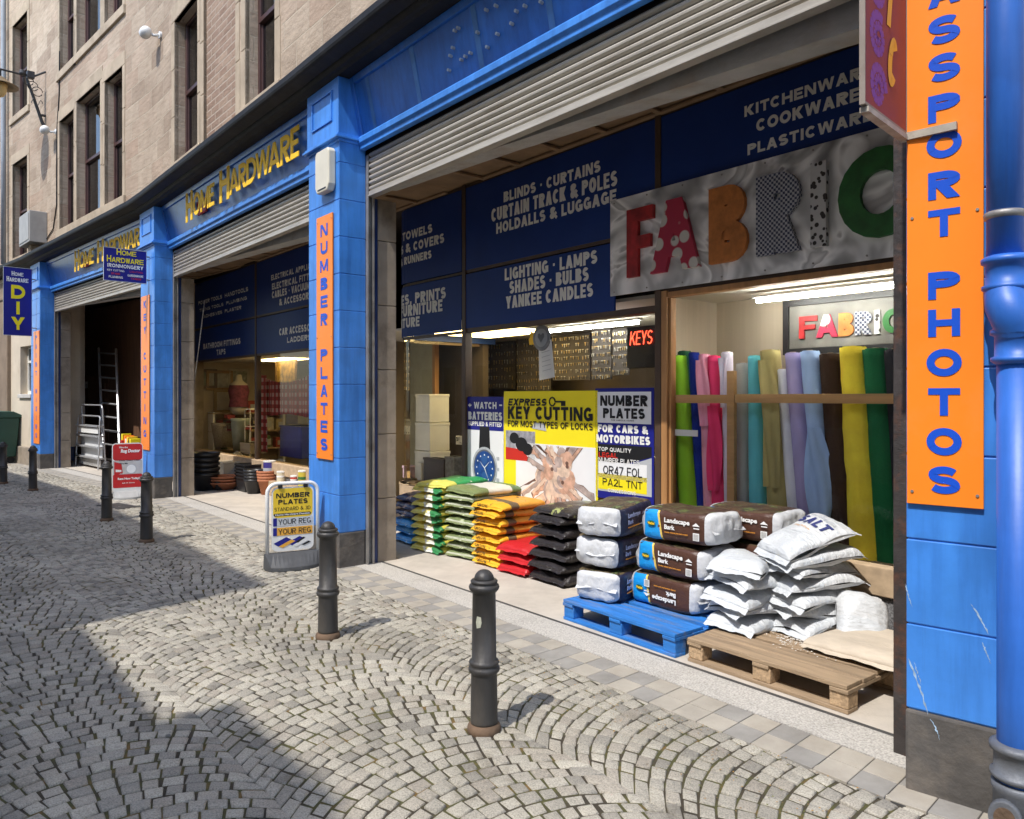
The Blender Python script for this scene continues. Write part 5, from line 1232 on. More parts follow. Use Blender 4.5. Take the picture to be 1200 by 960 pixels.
# salt bags
SALTM = bag_mat('print_salt', 'y', [(0,(.57,.60,.63)),(.5,(.61,.63,.65))], speck=((.50,.54,.59),7,.60), wr=.8)
SG = 'white salt bags on the wooden pallet'
def salt(u, d, z, yaw, tx_, ty_, seed, label, W_=.34, L_=.50, T_=.095, print_=False, nm='salt_bag', mat=None):
    pb_ = pillow_bag(W_, L_, T_, seed, seam=.035, droop=.03, lump=.022); o = pb_.build(nm, mat or SALTM, None); weld(o); o.location = C(u,d,z); o.rotation_euler = (tx_,ty_,heading(u)+yaw)
    if print_:
        for s, a, b, c, e, m, bo in (('SALT',-.13,.13,.05,.13,M('salt_navy',(.03,.04,.16),.5,.1),.04),('WHITE DEICING',-.11,.11,.145,.165,GREYV,.02),('25kg ROCK',-.09,.06,.0,.018,GOLD,.01),('keep dry and store safely',-.10,.08,-.06,-.048,GREYV,.0),('spread evenly on paths',-.10,.06,-.085,-.073,GREYV,.0)):
            mb = MB(); mb.text(s, a, b, c, e, 0, bo, .001); mb.v = [(x, zz, 0) for x, y, zz in mb.v]; drape_on(mb, pb_, 'z', .005).build('lettering', m, o)
    else:
        for s, a, b, c, e in (('premium de-icing salt',-.09,.06,-.17,-.157),('store in a dry place',-.09,.02,-.20,-.19)):
            mb = MB(); mb.text(s, a, b, c, e, 0, .0, .001); mb.v = [(x, zz, 0) for x, y, zz in mb.v]; drape_on(mb, pb_, 'z').build('lettering', GREYV, o)
    return tag(o, label, 'bag', SG)
r = random.Random(9)
for k in range(5):
    salt(3.745+(.0,.03,-.015,.02,-.04)[k], 1.04+(-.01,.02,-.01,.02,-.01)[k], .160+k*.084, -.10+(.18,-.22,.12,-.06,.42)[k], (-.05,.04,.05,-.06,-.10)[k], (.05,-.07,.08,.06,.15)[k], 60+k, 'white salt bag in the front stack, '+from_top(k,5))
for k in range(6):
    salt(4.05+(.02,-.01,.0,.02,-.01,.02)[k], 1.26+(.0,.01,-.01,.0,.01,-.02)[k], .160+k*.086, -.28+(.14,-.16,.12,-.2,.10,-.15)[k], (.03,-.05,.04,.05,-.04,.08)[k], (-.04,.05,.06,-.05,.04,.03)[k], 70+k, 'white salt bag in the back stack, '+(f'{ORD[k]} from the pallet up'))
salt(4.04, 1.22, .69, -.42, .34, .10, 76, 'topmost tilted white bag showing the word SALT', .36, .48, .095, True)
o = salt(4.34, 1.30, .19, .75, .80, .25, 80, 'slumped white salt bag leaning against the granite riser', .30, .42, .15)
SANDM = M('cream_sacking', (.53,.455,.36), .85, .12, 5, .5, 30, stretch=(1,3,1))
o = pillow_bag(.72, .56, .085, 90, 30, 26, .02).build('sand_bag', SANDM, None); weld(o); o.location = C(4.60,1.10,.152); o.rotation_euler = (.0,-.02,heading(4.5)-.06); tag(o, 'flat cream sand bag spread over the wooden pallet', 'bag')
sp = MB(); rs = random.Random(12)
for k in range(900):
    a = rs.gauss(4.18,.13); b = rs.gauss(1.02,.10); s = rs.uniform(.0015,.006); p = Vector((a,b,.156+abs(rs.gauss(0,.006))))
    sp.add([(p.x-s,p.y-s,p.z),(p.x+s,p.y-s*.6,p.z),(p.x+s*.7,p.y+s,p.z),(p.x-s*.8,p.y+s*.8,p.z),(p.x,p.y,p.z+s*.9)], [(0,1,4),(1,2,4),(2,3,4),(3,0,4)])
tag(sp.build('spilled_salt', M('salt_grains',(.62,.58,.52),.9,.06), None, fn=CV), None, 'salt', None, 'stuff')['label'] = 'spilled white salt grains scattered on the wooden pallet'
# ------------------------------------------------------------------ downpipe beside the near pillar
px_, py_ = 1.835, 2.745
t = thing('downpipe', 'thick blue cast iron downpipe with collars at the right edge', 'drainpipe', 0, 0, 0, world=Vector((px_, py_, 0)))
t.rotation_euler = (0,0,heading(5.3))
MB().tube([(0,0,.02),(0,0,.5),(0,0,1.75)], .068, 28).build('lower_pipe', BLUEP, t, smooth=True)
MB().tube([(-.045,.03,2.02),(-.045,.03,3.0),(-.045,.03,4.4)], .060, 28).build('upper_pipe', BLUEP, t, smooth=True)
def collar(z, r0, dx=0, dy=0, m=None, parts=((0,.07),)):
    c = MB()
    pr = [(r0*.93,z-.075),(r0+.004,z-.07),(r0+.016,z-.06),(r0+.016,z-.048),(r0+.004,z-.042),(r0+.004,z+.03),(r0+.018,z+.036),(r0+.018,z+.052),(r0+.006,z+.06),(r0*.93,z+.064)]
    return c.lathe(pr, 30, (dx,dy,0)).build('collar', m or BLUEP, t, smooth=True)
collar(1.79, .071); collar(2.055, .068, -.035, .02)
sw = MB(); sw.tube([(-.045,.03,2.03),(-.045,.015,1.98),(-.03,-.035,1.935),(-.004,-.035,1.87),(0,-.005,1.83),(0,0,1.79)], [.062,.066,.072,.074,.070,.069], 24); sw.build('swan_neck', BLUEP, t, smooth=True)
MB().lathe([(.061,2.255),(.068,2.258),(.070,2.275),(.066,2.28),(.061,2.283)], 28, (-.045,.03,0)).build('strap_clip', STEEL, t, smooth=True)
GIR = M('grey_iron', (.15,.16,.18), .55, .25, 8, .35, 30, metal=.3, dirt=(.10,.08,.06), dirt_amt=.6, dscale=6)
collar(.285, .074, m=GIR); MB().lathe([(.080,-.02),(.080,.17),(.086,.18),(.086,.20),(.078,.205)], 30).build('base_socket', GIR, t, smooth=True)
hb = MB(); q = [(.052*math.cos(a*.2618)*1.0-.03, .10+.062*math.sin(a*.2618)) for a in range(24)]; hb.poly(list(q), -.098, 0, .03); hb.build('rodding_eye', GIR, t, bevel=.006)
hb = MB(); q = [(.034*math.cos(a*.2618)-.03, .10+.040*math.sin(a*.2618)) for a in range(24)]; hb.poly(list(q), -.1005, 0, .02); hb.build('rodding_cap', RUSTB, t)
# ------------------------------------------------------------------ things fixed to the upper wall
WHM = M('white_enamel', (.72,.72,.70), .35, .06, 9)
def flood(px, py, label, s):
    u, z = UZ((px,py), .12-.2); t = thing('wall_floodlight', label, 'floodlight', u, .118, z, 'white floodlights on the sandstone wall')
    MB().lathe([(.055,-.03),(.055,0)], 16, axis='y').build('mount', WHM, t, smooth=False)
    MB().tube([(0,-.02,0),(-.03,-.10,-.02),(-.05,-.15,.0)], .022, 10).build('arm', WHM, t, smooth=True)
    MB().lathe([(.005,-.16),(.06,-.15),(.085,-.10),(.09,-.04),(.082,.02),(.05,.06),(.02,.07)], 20, (-.06,-.20,.02), axis='x').build('head', WHM, t, smooth=True)
    return t
flood(173, 37, 'white round floodlight high on the wall between the upper windows', 1)
flood(54, 152, 'white round floodlight on the wall below the street lamp bracket', 1)
u, z = UZ((52,147), .1); t = thing('street_lamp', 'black wall mounted street lamp with a wide bronze shade', 'street lamp', u, .118, z)
LB = M('lamp_black', (.03,.03,.033), .5, .2, 8); tip = Vector((.06,-.86,.98))
mb = MB(); mb.tube([(0,0,-.05),(0,-.06,.05),(.03,-.28,.70),(.04,-.36,.93)], [.035,.035,.03,.025], 10); mb.tube([(.04,.0,1.18),(.04,-.22,1.02),(.05,-.5,.985),tuple(tip)], .022, 8)
mb.tube([(.04,0,.2),(.04,-.08,.2)], .03, 8); mb.build('bracket', LB, t)
sc = MB()
for k in range(3):
    c = (.03+.02*k, -.16-.09*k, .70+.09*k); sc.tube([(c[0], c[1]+(.10)*math.cos(a*.42), c[2]+.10*math.sin(a*.42)) for a in range(15)], .009, 6)
sc.tube([(.06,-.3,.42+.05*math.sin(a)) if False else (.05,-.06-.02*a,.45+.07*math.sin(a*.9)) for a in range(12)], .008, 6); sc.build('scrollwork', LB, t)
mb = MB(); mb.box(-.04,.10,-.36,-.22,.95,1.10); mb.lathe([(.05,0),(.07,.03),(.06,.1)], 12, (.04,-.44,.98)); mb.build('control_gear', LB, t, bevel=.01)
MB().tube([tuple(tip),(tip.x,tip.y,tip.z-.22)], .03, 10).build('hanger', LB, t)
MB().lathe([(.05,.0),(.10,-.03),(.17,-.09),(.25,-.15),(.345,-.19),(.345,-.205),(.24,-.175),(.15,-.12),(.05,-.06)], 30, (tip.x,tip.y,tip.z-.16)).build('shade', M('bronze_shade',(.22,.16,.09),.5,.2,6,metal=.3), t, smooth=True)
MB().lathe([(.13,-.12),(.14,-.2),(.12,-.34),(.07,-.42),(.02,-.44)], 24, (tip.x,tip.y,tip.z-.16)).build('globe', M('amber_globe',(.62,.45,.20),.25,.08), t, smooth=True)
u0_, u1_ = U(27.5,-.05), U(50,-.05); z0_ = Z(40,287,-.05); z1_ = Z(40,251,-.05)
t = thing('wall_box', 'grey metal box on the sill above the cornice at far left', 'utility box', (u0_+u1_)/2, .118, z0_)
hw = (u1_-u0_)/2*.60; BX = M('grey_box',(.33,.32,.30),.5,.12,5,.1,20)
MB().box(-hw,hw,-.34,0,0,z1_-z0_).build('housing', BX, t, bevel=.012); MB().box(-hw+.05,hw-.05,-.352,-.339,.05,z1_-z0_-.05).build('front_panel', BX, t, bevel=.006)
MB().box(-.14,.10,-.24,-.02,-.24,-.002).build('foot', DRESS, t, bevel=.01)
cb = MB(); pts = [(U(x,.1),.105,Z(x,y,.1)) for x, y in ((69.5,60),(69,110),(66.5,150),(66,200),(66,240),(62,268),(52,284))]
cb.tube(pts, .012, 6); tag(cb.build('wall_cable', BLK, None, fn=CV), 'thin black cable running down the sandstone wall beside the triple windows', 'cable')
dp = MB(); u_ = U(3,.0); dp.tube([(u_,.02,z) for z in (4.9,8,11,14)], .06, 12); tag(dp.build('rainwater_pipe', M('grey_pipe',(.30,.33,.36),.5,.1), None, fn=CV, smooth=True), 'slim grey rainwater pipe on the upper wall at the left edge', 'drainpipe')
# ------------------------------------------------------------------ green bin at far left
GB = M('bin_green', (.015,.065,.045), .5, .15, 5)
ub, db = G(4,552); t = thing('wheelie_bin', 'large dark green communal wheelie bin at the left edge', 'bin', ub-2.6, -.05, 0)
b_ = MB(); v = [(-.55,-.5,.17),(.62,-.5,.17),(.62,.08,.17),(-.55,.08,.17),(-.62,-.56,1.10),(.70,-.56,1.10),(.70,.14,1.10),(-.62,.14,1.10)]; b_.add(v, [(0,3,2,1),(0,1,5,4),(1,2,6,5),(2,3,7,6),(3,0,4,7),(4,5,6,7)]); b_.build('body', GB, t, bevel=.02)
l_ = MB(); l_.sweep([(-.60,1.10),(-.60,1.16),(-.35,1.25),(.0,1.25),(.18,1.16),(.18,1.10)], [-.66,.74]); l_.build('lid', GB, t, bevel=.015)
for x in (-.45,.5):
    for y in (-.42,.0): MB().lathe([(.08,-.025),(.085,-.015),(.085,.015),(.08,.025)], 16, (x,y,.085), axis='x').build('wheel', BLK, t)
l_ = MB()
for k in range(4): l_.poly([(.20+k*.1,.78),(.25+k*.1,.78),(.33+k*.1,.94),(.28+k*.1,.94)], -.575)
l_.build('warning_stripes', REDV, t); MB().poly([(.20,.78),(.63,.78),(.63,.94),(.20,.94)], -.5735).build('stripe_panel', WHT, t)
# ------------------------------------------------------------------ far bay: ladders and odds and ends
LAD = M('ladder_aluminium', (.60,.61,.62), .35, .08, 8, metal=.6)
def at(px, py, d): u, z = UZ((px,py), d); return Vector((u, d, z))
def ladder(name, label, bl, br, tl, tr, n, rr=.022):
    t = bpy.data.objects.new(name, None); COL.objects.link(t); t.location = C(*((bl+br)/2)); tag(t, label, 'ladder')
    o = t.location
    f = lambda q: tuple(C(*q)-o)
    for a, b in ((bl,tl),(br,tr)): 
        A_, B_ = Vector(f(a)), Vector(f(b)); MB().tube([tuple(A_),tuple(B_)], rr*1.3, 8).build('side_rail', LAD, t)
    for k in range(n):
        s = (k+.6)/n; A_, B_ = Vector(f(bl)).lerp(Vector(f(tl)), s), Vector(f(br)).lerp(Vector(f(tr)), s); MB().tube([tuple(A_),tuple(B_)], rr, 8).build('rung', LAD, t)
    return t
bl = Vector((*G(122,549), .01)); ub = U(122,1.15); w_ = .42
ladder('ladder', 'tall aluminium ladder leaning inside the dark doorway', Vector((ub,1.15,.01)), Vector((U(141,1.15),1.15,.01)), at(115.5,408,1.75), at(136,409,1.75), 9)
u_ = U(102,.80); t = thing('step_ladder', 'folded aluminium step ladder standing at the doorway threshold', 'step ladder', u_, .80, .012)
a0 = U(89,.80)-u_; a1 = U(115,.80)-u_; h1 = Z(102,488,.80)
def hoop(x0, x1, zt, y0, y1, r_=.016, rad=.09): 
    p = [(x0,y0,0),(x0+.02,y0+(y1-y0)*.85,zt-rad)]+[(x0+.02+rad-rad*math.cos(k*.3927),y1,zt-rad+rad*math.sin(k*.3927)) for k in range(1,5)]+[(x1-.02-rad+rad*math.sin(k*.3927),y1,zt-rad+rad*math.cos(k*.3927)) for k in range(0,4)]+[(x1-.02,y0+(y1-y0)*.85,zt-rad),(x1,y0,0)]
    return MB().tube(p, r_, 8)
hoop(a0,a1,h1,0,.05).build('front_frame', LAD, t); hoop(a0+.06,a1-.04,h1+.24,.16,.10).build('rear_frame', LAD, t)
for k, z in enumerate((.22,.46,.70,.92)): MB().box(a0+.03,a1-.03,-.015,.13,z,z+.035).build('step', LAD, t, bevel=.004)
MB().box(a0+.06,a1-.06,.06,.075,.05,.20).build('brace', LAD, t); MB().box(a0+.08,a1-.08,.02,.028,.78,.90).build('label_plate', WHT, t)
MB().box(a0+.05,a1-.05,.10,.106,.25,.75).build('backing_sheet', M('pale_sheet',(.55,.56,.57),.5,.05), t)
t = thing('no_smoking_sign', 'small white no smoking sign on the dark doorway boards', 'sign', *(lambda p: (p.x, p.y, p.z))(at(142,456,2.03)))
a1 = U(147,2.03)-U(137,2.03); h_ = Z(142,448,2.03)-Z(142,463,2.03)
box_part('panel', WHT, t, -a1/2, a1/2, -.006, 0, -h_/2, h_/2)
MB().tube([(.11*math.cos(k*.2618),-.010,.04+.11*math.sin(k*.2618)) for k in range(24)], .012, 6, closed=True).build('red_ring', REDV, t)
MB().box(-.075,.075,-.012,-.008,.035,.05).build('cigarette_symbol', BLK, t); mb = MB(); mb.poly([(-.08,.11),(-.07,.125),(.085,-.035),(.075,-.05)], -.013); mb.build('red_bar', REDV, t)
MB().box(-a1*.4,a1*.4,-.008,-.006,-h_*.42,-h_*.3).build('caption', BLK, t)
p = at(100,451,1.95); t = thing('paper_notice', 'small white paper notice on the brown door in the far doorway', 'notice', p.x, 1.955, p.z); box_part('sheet', PAPER, t, -.16, .16, -.003, 0, -.09, .09, 0); box_part('note', GREYV, t, -.02, .14, -.006, -.0035, -.10, .02, 0)
p = at(122,388,1.9); t = thing('wall_clock', 'dim round white wall clock high in the dark doorway', 'clock', p.x, 2.04, p.z); MB().lathe([(.17,-.03),(.18,0)], 24, axis='y').build('case', DTIMB, t); MB().lathe([(.15,-.034),(.15,-.0305)], 24, axis='y').build('dial', GREYV, t)
t = thing('plastic_crate', 'crate of yellow and orange tools beside the ladder behind the red sign', 'crate', U(152,.9), .9, .35); MB().box(-.35,.35,-.2,.2,0,.3).build('crate_body', BLK, t, bevel=.01)
MB().box(-.36,.36,-.21,.21,-.34,-.004).build('crate_stand', DTIMB, t, bevel=.01)
rq = random.Random(2)
for k in range(7):
    x = -.28+k*.09; m_ = [YELL,REDV,ORG,WHT,YEL,BLK,YELL][k]; MB().box(x,x+.08,-.12+rq.uniform(0,.05),.10,.302,.36+rq.uniform(0,.14)).build('packet', m_, t, bevel=.008)
ST = 5
# ------------------------------------------------------------------ pots on the floor of the middle bay
def pot_mesh(r0, r1, h, n=28, lip=.018): return MB().lathe([(r0,0),(r1*.95,h*.82),(r1,h*.84),(r1+lip*.4,h*.86),(r1+lip*.4,h),(r1-.01,h),(r1*.92,h*.8),(r0*.9,.02)], n)
BLP = M('black_plastic', (.018,.018,.02), .42, .15, 8); TER = M('terracotta', (.42,.155,.075), .8, .14, 6, .15, 40); STN = M('stone_coloured_planter', (.50,.45,.36), .7, .1, 5)
PG = 'plant pots on the floor of the hardware bay'
def pot_stack(px, py, n, r0, r1, h, step, mat, label, base_h=None, d=None):
    u, d_ = G(px,py) if d is None else (U(px,d), d)
    for k in range(n):
        t = pot_mesh(r0, r1, h).build('plant_pot', mat, None, smooth=False); 
        for p in t.data.polygons: p.use_smooth = len(p.vertices) == 4
        t.location = C(u+rq.uniform(-.006,.006), d_+rq.uniform(-.006,.006), .012+k*step); tag(t, label if n == 1 else f'{label}, {["bottom","second","third","fourth","fifth","top"][k if k < n-1 else 5]} of the stack', 'plant pot', PG)
pot_stack(313,580,4,.10,.152,.25,.045,TER,'terracotta coloured pot')
pot_stack(297.5,579,4,.10,.155,.24,.05,BLP,'round black plastic pot right of the black troughs')
pot_stack(240,575,5,.15,.235,.30,.085,BLP,'large black tub by the stone pier')
pot_stack(262,574,3,.16,.27,.13,.05,TER,'wide shallow terracotta bowl')
def trough(px, py, w_, dp, h, n, step, mat, label, z=.012, yaw=0.0):
    u, d_ = G(px,py)
    for k in range(n):
        mb = MB(); a, b = w_/2*.85, dp/2*.85; A_, B_ = w_/2, dp/2
        v = [(-a,-b,0),(a,-b,0),(a,b,0),(-a,b,0),(-A_,-B_,h-.03),(A_,-B_,h-.03),(A_,B_,h-.03),(-A_,B_,h-.03)]
        mb.add(v, [(0,3,2,1),(0,1,5,4),(1,2,6,5),(2,3,7,6),(3,0,4,7)])
        c = .012; mb.box(-A_-c,A_+c,-B_-c,-B_,h-.03,h); mb.box(-A_-c,A_+c,B_,B_+c,h-.03,h); mb.box(-A_-c,-A_,-B_,B_,h-.03,h); mb.box(A_,A_+c,-B_,B_,h-.03,h)
        mb.quad((-A_,-B_,h-.04),(A_,-B_,h-.04),(A_,B_,h-.04),(-A_,B_,h-.04))
        t = mb.build('planter', mat, None, bevel=.006); t.location = C(u, d_+dp/2, z+k*step); t.rotation_euler = (0,0,heading(u)+yaw)
        tag(t, label if n == 1 else f'{label}, {["bottom","second","third","fourth","top"][k if k < n-1 else 4]} of its stack', 'planter', PG)
trough(258,571,.34,.34,.44,1,0,STN,'square beige planter between the black tubs and terracotta bowls')
trough(281,577,.42,.30,.24,5,.055,BLP,'rectangular black trough')
trough(247,574.5,.55,.24,.16,1,0,BLP,'low black tray on the floor below the beige planter')
def tin(px, py, d, r_, h, mat, lidm, label, handle=True, z=.012):
    u = U(px,d); t = thing('paint_tin', label, 'tin', u, d, z, 'tins in front of the gingham window')
    MB().lathe([(r_,0),(r_,h)], 22).build('can', mat, t); MB().lathe([(r_*1.03,h*.45),(r_*1.03,h*.62)], 22, cap=False).build('label_band', lidm, t); MB().lathe([(r_*1.04,h-.02),(r_*1.04,h),(r_*.85,h+.004)], 22).build('lid', PSW, t)
tin(334,575,1.45,.105,.20,M('tin_pale',(.45,.47,.42),.4,.2,10),M('tin_green_band',(.15,.25,.2),.4,.2),'pale paint tin with lid right of the terracotta pots')
tin(352,577,1.45,.105,.20,M('tin_white',(.62,.63,.58),.4,.1,10),M('tin_olive',(.30,.33,.2),.4,.2),'white paint tin in front of the blue pillar')
tin(330,562,1.60,.075,.17,M('tin_cream',(.62,.55,.4),.4,.1),WHT,'small cream tin behind the pale paint tin',z=.25)
tin(345,560,1.60,.06,.14,M('tin_red',(.5,.06,.04),.4,.1),WHT,'small red tin behind the paint tins',z=.25)
tin(355,556,1.60,.07,.24,M('tin_yellow',(.55,.45,.06),.4,.1),flat('tin_label_green',(.05,.16,.05)),'tall yellow tin beside the blue pillar',z=.25)
tin(316,552,1.62,.10,.3,M('jar_blue',(.06,.05,.25),.2,.2),GREYV,'dark blue jar below the edge of the gingham cloth',z=.25)
MB_ = MB(); MB_.box(U(305,1.5),U(362,1.5),1.52,1.62,.012,.245); tag(MB_.build('display_shelf', SILLW, None, fn=CV, bevel=.005), 'low pale shelf carrying tins under the hardware window', 'shelf')
# ------------------------------------------------------------------ inside the middle window
GING = patt('red_gingham', (.42,.03,.04), (.62,.54,.50), 'check', 16)
def gingham():
    m, n, b = base_mat('gingham'); uv = N(n, 'ShaderNodeUVMap'); uv.uv_map = 'UVMap'; s = N(n, 'ShaderNodeSeparateXYZ'); n.links.new(uv.outputs[0], s.inputs[0])
    out = []
    for k in (0,1):
        mu = N(n, 'ShaderNodeMath', operation='MULTIPLY'); mu.inputs[1].default_value = 7.5; n.links.new(s.outputs[k], mu.inputs[0]); fr = N(n, 'ShaderNodeMath', operation='FRACT'); n.links.new(mu.outputs[0], fr.inputs[0])
        g = N(n, 'ShaderNodeMath', operation='GREATER_THAN'); g.inputs[1].default_value = .5; n.links.new(fr.outputs[0], g.inputs[0]); out.append(g.outputs[0])
    ad = N(n, 'ShaderNodeMath', operation='ADD'); n.links.new(out[0], ad.inputs[0]); n.links.new(out[1], ad.inputs[1]); hv = N(n, 'ShaderNodeMath', operation='MULTIPLY'); hv.inputs[1].default_value = .5; n.links.new(ad.outputs[0], hv.inputs[0])
    c = ramp(n, hv.outputs[0], [(0,(.48,.34,.31)),(.4,(.32,.028,.035)),(.8,(.16,.006,.01))], 'CONSTANT'); n.links.new(c, b.inputs['Base Color']); b.inputs['Roughness'].default_value = .9; return m
GING = gingham(); d_ = 1.98
def drape(u0, u1, z0f, z1f, d, fold, nu=26, nz=16):
    mb = MB(); vs, uv, fs = [], [], []
    for i in range(nu+1):
        u = u0+(u1-u0)*i/nu
        for j in range(nz+1):
            a, b = z0f(i/nu), z1f(i/nu); z = a+(b-a)*j/nz; vs.append((u, d+fold*math.sin(u*14)*(.4+.6*(1-j/nz)), z))
    for i in range(nu):
        for j in range(nz): fs.append((i*(nz+1)+j,(i+1)*(nz+1)+j,(i+1)*(nz+1)+j+1,i*(nz+1)+j+1))
    mb.add(vs, fs); return mb
t = bpy.data.objects.new('tablecloth', None); COL.objects.link(t); tag(t, 'red and white gingham tablecloth hung across the hardware window', 'tablecloth')
u0_, u1_ = U(306,d_), U(372,d_); zt = Z(315,441,d_)
part(drape(u0_, u1_, lambda s: Z(345,487,d_)-.02*math.sin(s*9), lambda s: zt-.12*math.sin(math.pi*min(1,s*1.1)), d_, .02), 'swag', GING, t, smooth=True)
part(drape(u0_-.02, u0_+.30, lambda s: .62, lambda s: zt+.02, d_-.03, .03, 10), 'side_fall', GING, t, smooth=True)
for o in t.children:
    l = o.data.uv_layers.new(name='UVMap'); inv = {}
    for p in o.data.polygons:
        for li, vi in zip(p.loop_indices, p.vertices):
            co = o.data.vertices[vi].co; l.data[li].uv = ((co-C(u0_,d_,0)).xy.length, co.z)
def picture(px, py, w_, h_, d, label, fm, cm):
    if d > 3:                             # on the left wall: find where the sight line meets it
        lo, hi = 1.8, 9
        for _ in range(40):
            m_ = (lo+hi)/2
            if U(px, m_) > -9.765: lo = m_
            else: hi = m_
        p = at(px, py, lo); d = min(lo, 4.0); t = thing('framed_picture', label, 'picture', -9.765, d, p.z, 'pictures hung inside the hardware shop', math.pi/2)
    else: p = at(px,py,d); t = thing('framed_picture', label, 'picture', p.x, d, p.z, 'pictures hung inside the hardware shop'); 
    f = MB(); b = .06
    for x0, x1, z0, z1 in ((-w_/2,w_/2,-h_/2,-h_/2+b),(-w_/2,w_/2,h_/2-b,h_/2),(-w_/2,-w_/2+b,-h_/2+b,h_/2-b),(w_/2-b,w_/2,-h_/2+b,h_/2-b)): f.box(x0,x1,-.03,0,z0,z1)
    f.build('frame', fm, t, bevel=.006); MB().box(-w_/2+b,w_/2-b,-.012,0,-h_/2+b,h_/2-b).build('canvas', cm, t); return t
GILT = M('gilt_dark', (.10,.06,.025), .4, .3, 12)
picture(336,434,.95,.62,2.6,'dark gilt framed golden picture above the gingham cloth',GILT,M('golden_print',(.17,.11,.03),.4,.8,9))
picture(257,446,.55,.42,3.9,'wooden framed grey picture behind the left hardware pane',M('oak_frame',(.25,.14,.06),.5,.2),M('grey_print',(.28,.28,.27),.5,.4,9))
picture(240,444,.5,.4,3.9,'dark framed picture at the left edge of the hardware pane',DTIMB,M('dim_print',(.10,.12,.08),.5,.5,9))
picture(280,444,.45,.45,3.9,'pale botanical picture right of the wooden framed one',M('pale_frame_b',(.35,.33,.28),.5,.2),M('bot_print',(.22,.24,.2),.5,.5,14))
picture(270,470,.7,.5,4.1,'large pale framed picture low on the hardware shop wall',M('gilt_b',(.28,.2,.1),.5,.2),M('pale_print',(.45,.42,.36),.5,.2,5))
def goods(name, px, py, d, w_, h_, dp, mat, label, cat, bev=.01, z=None, kind='box'):
    p = at(px,py,d); z = z if z is not None else p.z; t = thing(name, label, cat, p.x, d, z)
    if kind == 'box': MB().box(-w_/2,w_/2,0,dp,0,h_).build('body', mat, t, bevel=bev); MB().box(-w_/2-.006,w_/2+.006,-.006,dp+.006,h_-.03,h_).build('rim', mat, t, bevel=.004)
    elif kind == 'pot': MB().lathe([(w_*.38,0),(w_*.5,h_*.9),(w_*.53,h_),(w_*.48,h_)], 20, (0,dp/2,0)).build('body', mat, t, smooth=True)
    return t
WB = M('wood_table', (.33,.24,.15), .6, .15)
for k in range(5): goods('plank_stack', 222, 553-k*7, 1.95+.0, .95, .055, .3, M('white_board',(.58,.55,.48),.7,.08), f'{ORD[k]} pale wooden trough counted up from the bottom of the left window pile', 'trough', .006, z=.62+k*.085)
goods('basket', 250, 556, 1.95, .46, .5, .4, M('wicker_grey',(.34,.31,.26),.9,.3,40,.6,60), 'grey woven basket behind the beige planter', 'basket', z=.56, kind='pot')
goods('jug', 273, 556, 1.93, .36, .62, .3, M('zinc_green',(.22,.26,.24),.45,.2), 'tall grey green zinc jug inside the hardware window', 'jug', z=.56, kind='pot')
goods('crate_box', 287, 556, 1.92, .5, .2, .3, M('grey_crate',(.38,.35,.30),.8,.15), 'pale wooden crate box beneath the wire stand inside the window', 'crate', z=.54)
t = thing('wire_stand', 'white wire display stand beside the window mullion', 'stand', U(287,1.95), 2.0, .74)
mb = MB()
for x in (-.13,.13): mb.tube([(x,0,0),(x,0,.62)], .008, 6); mb.tube([(x,.2,0),(x,.2,.62)], .008, 6)
for z in (.3,.62): mb.tube([(-.13,0,z),(.13,0,z),(.13,.2,z),(-.13,.2,z)], .007, 6, closed=True)
mb.build('wire_frame', WHT, t); MB().box(-.12,.12,.01,.19,.625,.635).build('shelf', WHT, t)
mb = MB(); rq2 = random.Random(21)
for k in range(40):
    a = Vector((rq2.gauss(0,.33), rq2.gauss(0,.1), rq2.gauss(0,.10))); s = rq2.uniform(.04,.1); n_ = Vector((rq2.gauss(0,1),rq2.gauss(0,1),rq2.gauss(0,1))).normalized()
    q = n_.cross(Vector((0,0,1))).normalized()*s; w2 = n_.cross(q).normalized()*s*.6; mb.add([tuple(a-q-w2),tuple(a+q-w2),tuple(a+q+w2),tuple(a-q+w2)], [(0,1,2,3)], k % 3)
p = at(278,500,2.2); t = thing('scarf_display', 'heap of dark red and grey scarves in the hardware window', 'scarves', p.x, 2.2, p.z); mb.build('scarves', [M('scarf_red',(.16,.02,.03),.9,.3),M('scarf_grey',(.12,.11,.11),.9,.3),M('scarf_black',(.03,.025,.03),.9,.2)], t)
MB().lathe([(.14,-.62),(.10,-.55),(.03,-.5),(.03,-.05)], 12).build('stand', WHT, t)
p = at(277,462,2.25); t = thing('shop_dummy', 'pale dress form in a dark striped scarf inside the window', 'dress form', p.x, 2.3, p.z-.42)
MB().lathe([(.10,0),(.17,.12),(.15,.3),(.19,.5),(.17,.62),(.07,.70),(.06,.80),(.03,.82)], 20).build('torso', M('linen_form',(.42,.38,.32),.9,.1), t, smooth=True); MB().lathe([(.195,.16),(.175,.3),(.205,.48),(.18,.6)], 20, cap=False).build('wrap', M('scarf_plum',(.13,.03,.06),.9,.5,14), t, smooth=True)
goods('storage_box', 340, 540, 2.2, .9, .55, .4, M('box_blue',(.03,.05,.33),.4,.15), 'royal blue storage box behind the tins under the gingham cloth', 'box', z=.54)
goods('storage_crate', 342, 505, 2.5, .5, .35, .3, M('box_slate',(.20,.22,.25),.5,.2), 'grey tub on the blue box under the gingham cloth', 'tub', z=1.1)
sa, sd, sl_ = -9.42, 1.95, 2.25
t = thing('shelf_unit', 'pale shelving along the left wall of the hardware shop', 'shelves', sa, sd, .03, yaw=math.pi/2)
for k in range(3): MB().box(0,sl_,0,.35,.45+k*.38,.475+k*.38).build('shelf', SILLW, t, bevel=.004)
for x in (0,sl_/3,sl_*2/3,sl_-.04): MB().box(x,x+.04,.02,.33,0,1.25).build('upright', PSW, t)
